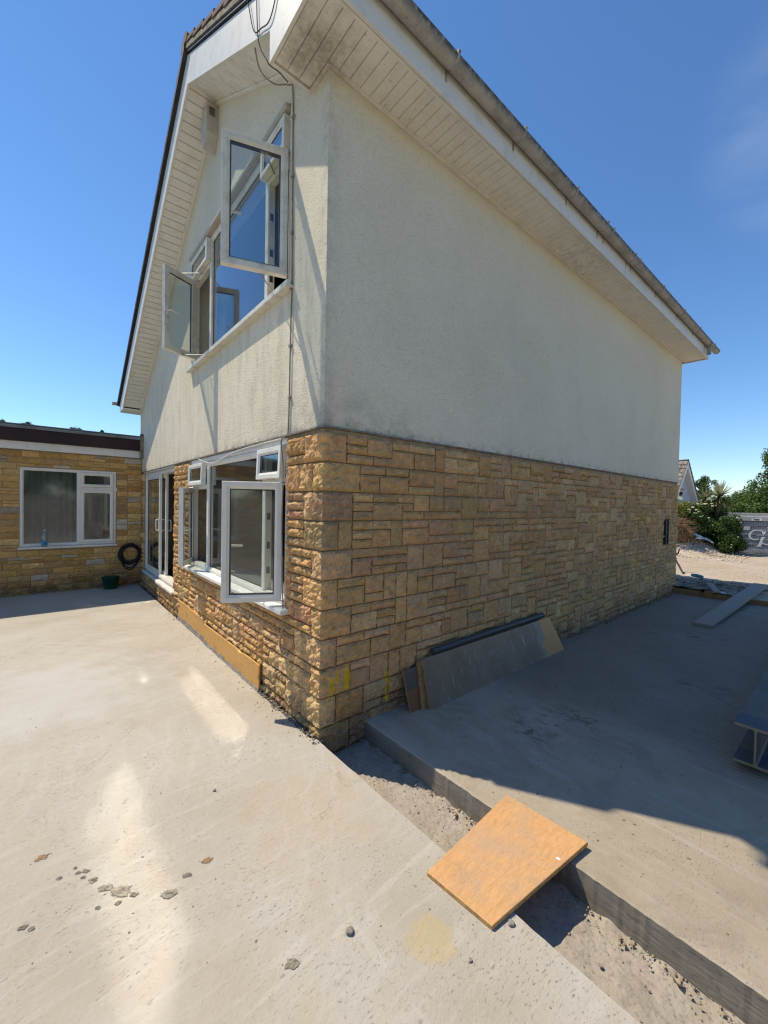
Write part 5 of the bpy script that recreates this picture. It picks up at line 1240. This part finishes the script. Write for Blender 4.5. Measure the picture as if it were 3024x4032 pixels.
# white plastic sheets on the bank
def sheet(name, pts, seed, lab):
    g_ = random.Random(seed); b = MB(); nn_, mm = 26, 9; vs = []
    P = [Vector(p) for p in pts]
    for i in range(nn_ + 1):
        t_ = i / nn_ * (len(P) - 1); k_ = min(int(t_), len(P) - 2); c = P[k_].lerp(P[k_ + 1], t_ - k_); wd = 0.30 * (0.45 + .75 * math.sin(math.pi * (0.08 + .84 * i / nn_)))
        for j in range(mm + 1):
            s_ = j / mm - .5; q = mnoise.noise((i * .33 + seed, j * .7, 2)); q2 = mnoise.noise((i * .9 + seed, j * 1.3, 5))
            vs.append(c + Vector((s_ * wd * 1.4, s_ * wd * .5, 0.10 * (1 - 4 * s_ * s_) * (.6 + q) + .05 * q2 + .11)))
    b.add(vs, [(i * (mm + 1) + j, i * (mm + 1) + j + 1, (i + 1) * (mm + 1) + j + 1, (i + 1) * (mm + 1) + j) for i in range(nn_) for j in range(mm)], smooth=False)
    return tag(b.top(name, plain('white_sheeting', (0.72, 0.72, 0.70), 0.5), tuple(P[0]), fixn=False), lab, 'plastic sheet')
def bz(az, slope):   # point on the bank along a view ray
    for q in np.arange(15.5, 21, .02):
        p = at(az, q); t1 = min(1, max(0, (p.y - .55) / 2.1)); t2 = min(1, max(0, (p.x - 15.5) / 2.0)); zb = .05 + 1.25 * t1 * t1 * (3 - 2 * t1) * t2 * t2 * (3 - 2 * t2)
        if zs(q, slope) <= zb: return Vector((p.x - .15, p.y - .02, zb))
    return Vector((p.x, p.y, .1))
sheet('plastic_sheet', [bz(12.95, -.0545), bz(12.5, -.0535), bz(12.0, -.057), bz(11.5, -.061)], 3, 'crumpled white plastic sheet at the top of the sandy bank')
sheet('plastic_sheet', [bz(12.1, -.062), bz(11.5, -.061), bz(11.0, -.065), bz(10.6, -.0705)], 8, 'torn white plastic sheet trailing lower down the sandy bank')
b = MB(); p0, p1, p2 = bz(10.9, -.069), bz(9.9, -.0725), bz(8.9, -.076); up = Vector((0, 0, .05))
b.tube([p0 + up, p1 + up * .8, p2 + up * .6], 0.022, 7); tag(b.top('grey_pole', plain('pole_grey', (0.2, 0.22, 0.2), 0.6), tuple(p0)), 'thin grey pole lying at the foot of the shrubs on the bank', 'pole')
# cordyline palm: two heads of sword leaves on short trunks
def palm():
    t = thing('cordyline_palm', tuple(at(10.6, 19.6, 0.1)), 'spiky cordyline palm with pale upper leaves above the shrubs', 'palm')
    base = at(10.6, 19.6, 0.05); heads = [(at(10.2, 19.5, zs(19.5, .026)), 0.64, 260), (at(11.45, 19.55, zs(19.55, .020)), 0.52, 170)]
    b = MB()
    for h, L_, n_ in heads: b.tube([base, base.lerp(h, .5) + Vector((0, .02, .0)), h - Vector((0, 0, .02))], [.09, .075, .06], 9)
    b.build('trunk', MAT['bark'], t)
    pal = [(0.16, 0.19, 0.055), (0.22, 0.25, 0.09), (0.40, 0.38, 0.22), (0.10, 0.13, 0.035)]
    for hi, (h, L_, n_) in enumerate(heads):
        g_ = random.Random(40 + hi); v = []; f = []; tn = []
        for k_ in range(n_):
            a = g_.uniform(0, 6.283); el_ = math.asin(g_.uniform(-.55, 1.0)); l_ = L_ * g_.uniform(.75, 1.1) * (1 if el_ > -.2 else .8); d = Vector((math.cos(a) * math.cos(el_), math.sin(a) * math.cos(el_), math.sin(el_)))
            sd_ = d.cross(Vector((0, 0, 1))); sd_ = sd_.normalized() if sd_.length > .05 else Vector((0, 1, 0)); wd = g_.uniform(.014, .022); c = g_.choice(pal if el_ < .55 else pal[1:3] + [pal[2]]); bb = len(v)
            for q, ww in ((0, .5), (.4, 1.0), (.75, .8), (1.0, .05)):
                p = h + d * l_ * q - Vector((0, 0, .22 * L_ * q * q * (1 - max(0, d.z)) ))
                v += [p - sd_ * wd * ww, p + sd_ * wd * ww]; tn += [c, c]
            f += [(bb + 2 * i, bb + 2 * i + 1, bb + 2 * i + 3, bb + 2 * i + 2) for i in range(3)]
        raw_mesh('leaf_crown', v, f, MAT['leaf'], t, np.array(tn))
    g_ = random.Random(55); b = MB(); h = heads[0][0]
    for k_ in range(26):
        a = g_.uniform(0, 6.283); p = h + Vector((.06 * math.cos(a), .06 * math.sin(a), -.08)); q = p + Vector((.22 * math.cos(a), .22 * math.sin(a), -g_.uniform(.25, .55)))
        b.tube([p, p.lerp(q, .4) + Vector((0, 0, .06)), q], [.012, .010, .003], 4)
    b.build('dead_leaves', plain('dead_leaf', (0.24, 0.17, 0.10), 0.9), t)
palm()
# trees and hedge further back
def tree(name, base, h, crown, n, size, pal, seed, label, group=None, squash=1.0, shell=.3):
    t = thing(name, tuple(base), label, 'tree', group); rr = random.Random(seed); b = MB(); base = Vector(base)
    b.tube([base, base + Vector((.05 * h * .2, 0, h * .35)), base + Vector((0, .03 * h, h * .8))], [h * .028, h * .02, h * .008], 8); b.build('trunk', MAT['bark'], t)
    b = MB()
    for c in crown[::2]:
        p = base + Vector((0, 0, h * rr.uniform(.25, .6))); q = Vector(c[:3]); b.tube([p, (p + q) / 2 + Vector((0, 0, .04 * h)), q], [h * .010, h * .007, h * .003], 5)
    b.build('limbs', MAT['bark'], t)
    leaf_mesh('crown', [c[:3] for c in crown], [c[3] for c in crown], n, size, MAT['leaf'], t, pal, seed, shell, squash); return t
def crown_cone(base, h, rb, n, rad, seed, z0=.12):
    rr = random.Random(seed); out = []
    for i in range(n):
        u = rr.random(); z = h * (z0 + (1 - z0) * u); rr_ = rb * (1 - u * .92) * math.sqrt(rr.random()); a = rr.uniform(0, 6.28); out.append((base[0] + rr_ * math.cos(a), base[1] + rr_ * math.sin(a), base[2] + z, rad * (1.15 - .6 * u)))
    return out
def crown_round(c, rx, rz, n, rad, seed):
    rr = random.Random(seed); out = []
    for i in range(n):
        d = Vector((rr.gauss(0, 1), rr.gauss(0, 1), rr.gauss(0, 1))).normalized() * (rr.random() ** .4); out.append((c[0] + d.x * rx, c[1] + d.y * rx, c[2] + d.z * rz, rad * rr.uniform(.7, 1.3)))
    return out
tb = at(5.25, 25.5, 0); tree('conifer_tree', tb, 5.3, crown_cone(tb, 5.9, 1.5, 150, .34, 3), 26000, .05, MDG + DKG, 31, 'tall bluish-green tree rising at the right edge of the view')
tb = at(11.45, 38, 0); tree('broadleaf_tree', tb, 4.0, crown_round(at(11.5, 38, 3.25), .75, .95, 26, .26, 4) , 5000, .055, DKG + [MDG[0]], 32, 'rounded dark tree standing behind the palm')
for i, (a_, q, sl, rad_, lab, pal) in enumerate(((8.55, 25.5, .036, .75, 'dense green hedge tree right behind the palm leaves', MDG + DKG), (7.6, 24.5, .046, .80, 'full green hedge tree behind the middle of the container', MDG), (6.6, 24.0, .044, .80, 'light green hedge tree behind the lettered end of the container', MDG + [(0.14, .22, .05)]), (5.4, 24.0, .05, .9, 'hedge tree beyond the right edge of the view', MDG))):
    tb = at(a_, q, 0); ztop = zs(q, sl); cc = at(a_, q, ztop * .58)
    tree('hedge_tree', tb, ztop, crown_round(cc, rad_, ztop * .46, 34, .30, 50 + i), 9000, .05, pal, 60 + i, lab, 'trees of the hedge behind the container')
tb = at(8.0, 25.9, 0)
plant('dark_hedge', tb, clumps_az(25.6, 5.5, 10.4, -.03, .02, 40, .42, 77, 1.0), 9000, .06, DKG, 78, 'dark hedge foliage filling the gaps behind the container', 'hedge', 6, trunk_r=.05)
for i, (a_, sl, q, rr_, lab) in enumerate(((91.33, .1423, 50, .74, 'widest treetop peeping over the flat roof'), (87.16, .1430, 52, .80, 'treetop nearer the house, peeping over the flat roof'), (84.7, .1398, 60, .30, 'smallest treetop over the flat roof, nearest the gable'), (93.3, .1408, 50, .62, 'treetop over the flat roof at the left edge of the view'))):
    tb = at(a_, q, 0); zt_ = zs(q, sl); cc = at(a_, q, zt_ - rr_ * .82)
    tree('distant_tree', tb, zt_ - rr_ * .8, crown_round(cc, rr_ * .75, rr_ * .62, 22, rr_ * .30, 90 + i), 2600, .055, DKG, 95 + i, lab, 'distant trees over the flat roof', shell=.2)

# ------------------------------------------------------------------ grey site container with its lettering
ca = R(7.2); CN = Vector((-math.cos(ca), -math.sin(ca), 0)); CRT = Vector((math.sin(ca), -math.cos(ca), 0)); CO = Vector((CAM[0], CAM[1], 0)) + Vector((math.cos(ca), math.sin(ca), 0)) * 20.5
con = thing('site_container', tuple(CO), 'grey ribbed site container with white lettering behind the shrubs', 'container')
g = G('grey_container'); c = g.mix(g.rng(g.noise(1.5, 4), .3, .7), (0.33, 0.33, 0.345), (0.39, 0.39, 0.41)); MAT['cont'] = g.done(c, .55, None, .3)
MAT['cont2'] = plain('pale_grey_panel', (0.34, 0.35, 0.36), .5, .15, 2); MAT['contw'] = plain('white_lettering', (0.62, 0.63, 0.64), .6, .1)
Zv = Vector((0, 0, 1))
b = MB(); b.obox(CO, CRT, Zv, CN, -1.25, 4.6, 0.03, 1.545, -2.3, -0.03); b.build('container_body', MAT['cont'], con)
u = -1.2
rb = MB(); rb.obox((0, 0, 0), CRT, Zv, CN, 0, 0.026, 0.06, 1.245, -0.032, -0.020, .004); ribm = rb.mesh('rib'); ribm.materials.append(MAT['cont'])
while u < 2.0:
    o = bpy.data.objects.new('rib', ribm); o.location = CRT * u; link(o, con); u += 0.047
for (z0_, z1_, m, nm_) in ((1.245, 1.262, MAT['dark'], 'shadow_rail'), (1.265, 1.41, MAT['cont2'], 'top_panel'), (1.412, 1.458, MAT['contw'], 'white_rail'), (1.46, 1.56, MAT['cont2'], 'roof_edge'), (0.03, 0.058, MAT['dark'], 'base_rail')):
    t = MB(); t.obox(CO, CRT, Zv, CN, -1.26, 4.61, z0_, z1_, -0.05, 0.012, .004); t.build(nm_, m, con)
for z_ in (1.08, .905, .73, .552, .374):
    t = MB(); t.obox(CO, CRT, Zv, CN, -1.25, 4.6, z_ - .006, z_ + .006, -0.04, 0.004); t.build('seam_rail', MAT['dark'], con)
t = MB(); t.obox(CO, CRT, Zv, CN, -0.62, -0.17, 0.91, 1.06, -0.03, 0.003); t.build('pale_patch', plain('pale_patch', (0.40, 0.42, 0.45), .6, .1), con)
def flat(poly, name, m, par, lift=0.008):
    b = MB(); P = [CO + CRT * a + Zv * z for a, z in poly]; n_ = len(P)
    b.add([p + CN * lift for p in P] + [p + CN * (lift - .003) for p in P], [tuple(range(n_))] + [(i, (i + 1) % n_, n_ + (i + 1) % n_, n_ + i) for i in range(n_)]); return b.build(name, m, par, fixn=False)
def ribbon(pts, ws):
    L_, R_ = [], []
    for i, p in enumerate(pts):
        a = Vector(pts[max(0, i - 1)]); c = Vector(pts[min(len(pts) - 1, i + 1)]); d = (c - a).normalized(); nn_ = Vector((-d.y, d.x)); L_.append(tuple(Vector(p) + nn_ * ws[i] / 2)); R_.append(tuple(Vector(p) - nn_ * ws[i] / 2))
    return L_, R_
def rib_mesh(b, pts, ws, lift=0.009):
    L_, R_ = ribbon(pts, ws); n_ = len(L_); P = lambda q: CO + CRT * q[0] + Zv * q[1] + CN * lift
    b.add([P(q) for q in L_] + [P(q) for q in R_], [(i, i + 1, n_ + i + 1, n_ + i) for i in range(n_ - 1)])
em = MB()
arc1 = [(0.175 , 0.905), (0.10, 0.925), (0.023, 0.926), (-0.06, 0.905), (-0.125, 0.860), (-0.165, 0.79), (-0.175, 0.70), (-0.150, 0.63), (-0.09, 0.58), (-0.02, 0.565), (0.05, 0.588), (0.085, 0.628)]
rib_mesh(em, arc1, [.045, .035, .03, .04, .055, .065, .065, .06, .045, .032, .028, .01])
P = lambda q: CO + CRT * q[0] + Zv * q[1] + CN * .0095
for poly in ([(0.155, 0.895), (0.33, 0.893), (0.27, 0.872), (0.245, 0.785), (0.175, 0.785)], [(0.155, 0.685), (0.27, 0.685), (0.215, 0.62), (0.15, 0.36), (0.065, 0.36), (0.10, 0.46)], [(0.065, 0.365), (0.15, 0.365), (0.17, 0.322), (-0.045, 0.312)]):
    em.add([P(q) for q in poly], [tuple(range(len(poly)))])
rib_mesh(em, [(0.165, 0.60), (0.155, 0.53), (0.175, 0.475), (0.225, 0.435), (0.29, 0.415), (0.36, 0.415), (0.45, 0.445), (0.52, 0.52), (0.53, 0.62), (0.49, 0.72), (0.40, 0.78), (0.33, .77)], [.05, .05, .045, .038, .034, .034, .045, .06, .06, .05, .035, .01])
for a in (0.03, 0.09, 0.15, 0.21, 0.28, 0.34, 0.40): rib_mesh(em, [(a - .014, 0.739), (a + .014, 0.739)], [.022, .022], .0115)
rib_mesh(em, [(0.31, 1.02), (0.36, 1.12)], [.02, .05])
em.build('emblem', MAT['contw'], con, fixn=False)
fc = bpy.data.curves.new('lettering', 'FONT'); fc.body = 'grangegroup.'; fc.size = 0.078; fc.extrude = 0.001; fc.space_character = 1.0; fo = bpy.data.objects.new('lettering', fc); fc.materials.append(MAT['contw'])
Mx = Matrix((( CRT.x, 0, CN.x), (CRT.y, 0, CN.y), (0, 1, 0))).to_4x4(); COL.objects.link(fo); lm_ = bpy.data.meshes.new_from_object(fo.evaluated_get(bpy.context.evaluated_depsgraph_get())); bpy.data.objects.remove(fo); lm_.materials.clear(); lm_.materials.append(MAT['contw']); fo = bpy.data.objects.new('lettering', lm_); link(fo, con); fo.matrix_local = Matrix.Translation(CRT * -0.083 + Zv * 0.185 + CN * .008) @ Mx
bd = MB(); bd.obox(CO, CRT, Zv, CN, -0.13, 0.155, 1.275, 1.37, -.01, .016); bg_ = bd.build('badge', MAT['contw'], con)
t = MB(); rib_mesh(t, [(-0.09, 1.335), (-0.05, 1.345), (0.0, 1.325), (0.05, 1.33), (0.10, 1.31)], [.02, .03, .03, .03, .015], .0185); rib_mesh(t, [(-0.08, 1.305), (0.0, 1.30), (0.08, 1.295)], [.012, .012, .012], .0185); t.build('badge_mark', MAT['dark'], bg_, fixn=False)

# ------------------------------------------------------------------ neighbour's house
nb = thing('neighbour_house', tuple(at(12.8, 36, 0)), 'pale blue-grey steep-gabled house beyond the shrubs', 'house')
NN = Vector((-0.13, -0.99, 0)).normalized(); NE = Vector((0.99, -0.13, 0)).normalized(); NA = at(13.04, 36.0, zs(36, .0965))
hwN, drp = 3.6, 5.05; sl2 = 1.45
MAT['nwall'] = plain('pale_blue_render', (0.46, 0.49, 0.54), .9, .08, 2)
def NP(e, z, d=0.0): return Vector((NA.x, NA.y, 0)) + NE * e + Zv * z - NN * d
za_ = NA.z - .18
b = MB(); poly = [(-2.6, za_ - 2.6 * sl2), (0, za_), (2.6, za_ - 2.6 * sl2), (2.6, 0), (-2.6, 0)]
vs = [NP(e, z, .35) for e, z in poly] + [NP(e, z, 9) for e, z in poly]; n_ = 5
b.add(vs, [tuple(range(n_)), tuple(range(n_, 2 * n_))[::-1]] + [(i, (i + 1) % n_, n_ + (i + 1) % n_, n_ + i) for i in range(n_)]); b.build('wall', MAT['nwall'], nb)
for sg in (-1, 1):
    dn = (NE * sg - Zv * sl2).normalized(); L_ = 3.1 * math.hypot(1, sl2); nm_ = (NE * sg * sl2 + Zv).normalized()
    ncr = 15; ex = L_ / ncr
    rf = MB(); rf.obox(NA, -NN, dn, nm_, 0.02, 9.2, 0, L_, -0.10, -0.02); rfo = rf.build('roof', MAT['dark'], nb)
    tm = MB()
    for k_ in range(ncr):
        V = (dn * ex + nm_ * .05).normalized(); Wn = (-NN).cross(V); Wn = Wn if Wn.dot(nm_) > 0 else -Wn
        if sg > 0: tm.obox(NA + dn * (k_ * ex), -NN, V, Wn, -0.03, 9.3, 0, ex + .03, -.02, .05)
        else:
            for q in range(28): tm.obox(NA + dn * (k_ * ex) + nm_ * (.012 * ((q + k_) % 2)), -NN, V, Wn, -0.03 + q * .33, -.03 + q * .33 + .31, 0, ex + .03, -.02, .055)
    tag(tm.build('roof_tiles', plain('neighbour_tile_%d' % (sg + 1), (0.21, 0.18, 0.155), .9, .55, 5), rfo), kind='stuff')
    bb = MB(); bb.obox(NA, -NN, dn, nm_, 0.0, 0.06, 0.0, L_, -.27, -.045); bb.build('bargeboard', MAT['upvc'], nb)
    bb = MB(); bb.obox(NA, -NN, dn, nm_, 0.06, 0.35, 0.25, L_, -.27, -.25); bb.build('soffit', MAT['soffit'], nb)
b = MB(); b.tube([NA - NN * -.03 + Zv * .03, NA - NN * 9.2 + Zv * .03], .09, 8); b.build('ridge_tile', MAT['dark'], nb)
# small window with its top vent propped open
wz0, wz1, we0, we1 = zs(36, .0190), zs(36, .0446), -0.80, 0.16
q = NP(we0, wz0, .35) + NN * .02
t = MB(); t.frame(q, NE, Zv, NN, we1 - we0, wz1 - wz0, .06, .03, .01, -.06); t.obox(q, NE, Zv, NN, .05, we1 - we0 - .05, .58, .64, -.05, .028); nw = t.build('window', MAT['upvc'], nb)
t = MB(); t.obox(q, NE, Zv, NN, .055, we1 - we0 - .055, .055, .585, .004, .008); t.build('pane', MAT['glass'], nw)
t = MB(); t.obox(q, NE, Zv, NN, .03, we1 - we0 - .03, .055, .86, -.008, .001); t.build('dark_room_sheet', plain('dark_room', (.02, .025, .025), .9), nw)  # near-black sheet stands in for the unlit room behind the pane
t = MB(); op = R(35); V = Zv * math.cos(op) - NN * math.sin(op); Nn = NN * math.cos(op) + Zv * math.sin(op); tp = q + Zv * .88 + NN * .03
t.frame(tp - V * .30, NE, V, Nn, we1 - we0, .30, .05, .02, .005, -.02); t.build('vent_frame', MAT['upvc'], nw)
t = MB(); t.obox(tp - V * .30, NE, V, Nn, .045, we1 - we0 - .045, .045, .255, -.005, .005); t.build('vent_pane', MAT['glass'], nw)

# ------------------------------------------------------------------ what the windows mirror: fence and trees behind the camera
fm = plain('weathered_fence', (0.34, 0.30, 0.25), .9, .35, 6)
slm = MB(); slm.box(0, 1.78, -.012, .012, 0, .135, .004); slm = slm.mesh('slat'); slm.materials.append(fm)
pom = MB(); pom.box(-.05, .05, -.05, .05, 0, 1.85, .008); pom = pom.mesh('post'); pom.materials.append(fm)
gvm = MB(); gvm.box(0, 1.78, -.025, .025, 0, .30, .006); gvm = gvm.mesh('gravel_board'); gvm.materials.append(plain('gravel_board', (.36, .35, .32), .9, .2))
for k_ in range(7):
    t = thing('fence_panel', (-8.5 + k_ * 1.9, -6.4, 0), '%s weathered slatted fence panel from the left, behind the camera' % ['first', 'second', 'third', 'fourth', 'fifth', 'sixth', 'seventh'][k_], 'fence panel', 'fence panels behind the camera')
    share('post', pom, (0, 0, 0), t); share('gravel_board', gvm, (.06, 0, 0.0), t)
    for j in range(10): share('slat', slm, (.06, .012 * (j % 2), .31 + j * .146), t)
for i, (x, y, h) in enumerate(((-7.5, -11, 5.0), (-4.6, -12, 6.2), (-1.6, -11, 4.6), (1.4, -12, 5.6))):
    tree('garden_tree', (x, y, -.3), h, crown_round((x, y, h * .62), 1.5, h * .36, 26, .55, 140 + i), 5000, .10, MDG + DKG, 150 + i, ['leafy tree behind the fence, mirrored at the left of the window', 'tallest leafy tree behind the fence, mirrored in the window', 'low leafy tree behind the fence near the photographer', 'leafy tree behind the right end of the fence'][i], 'trees behind the fence')
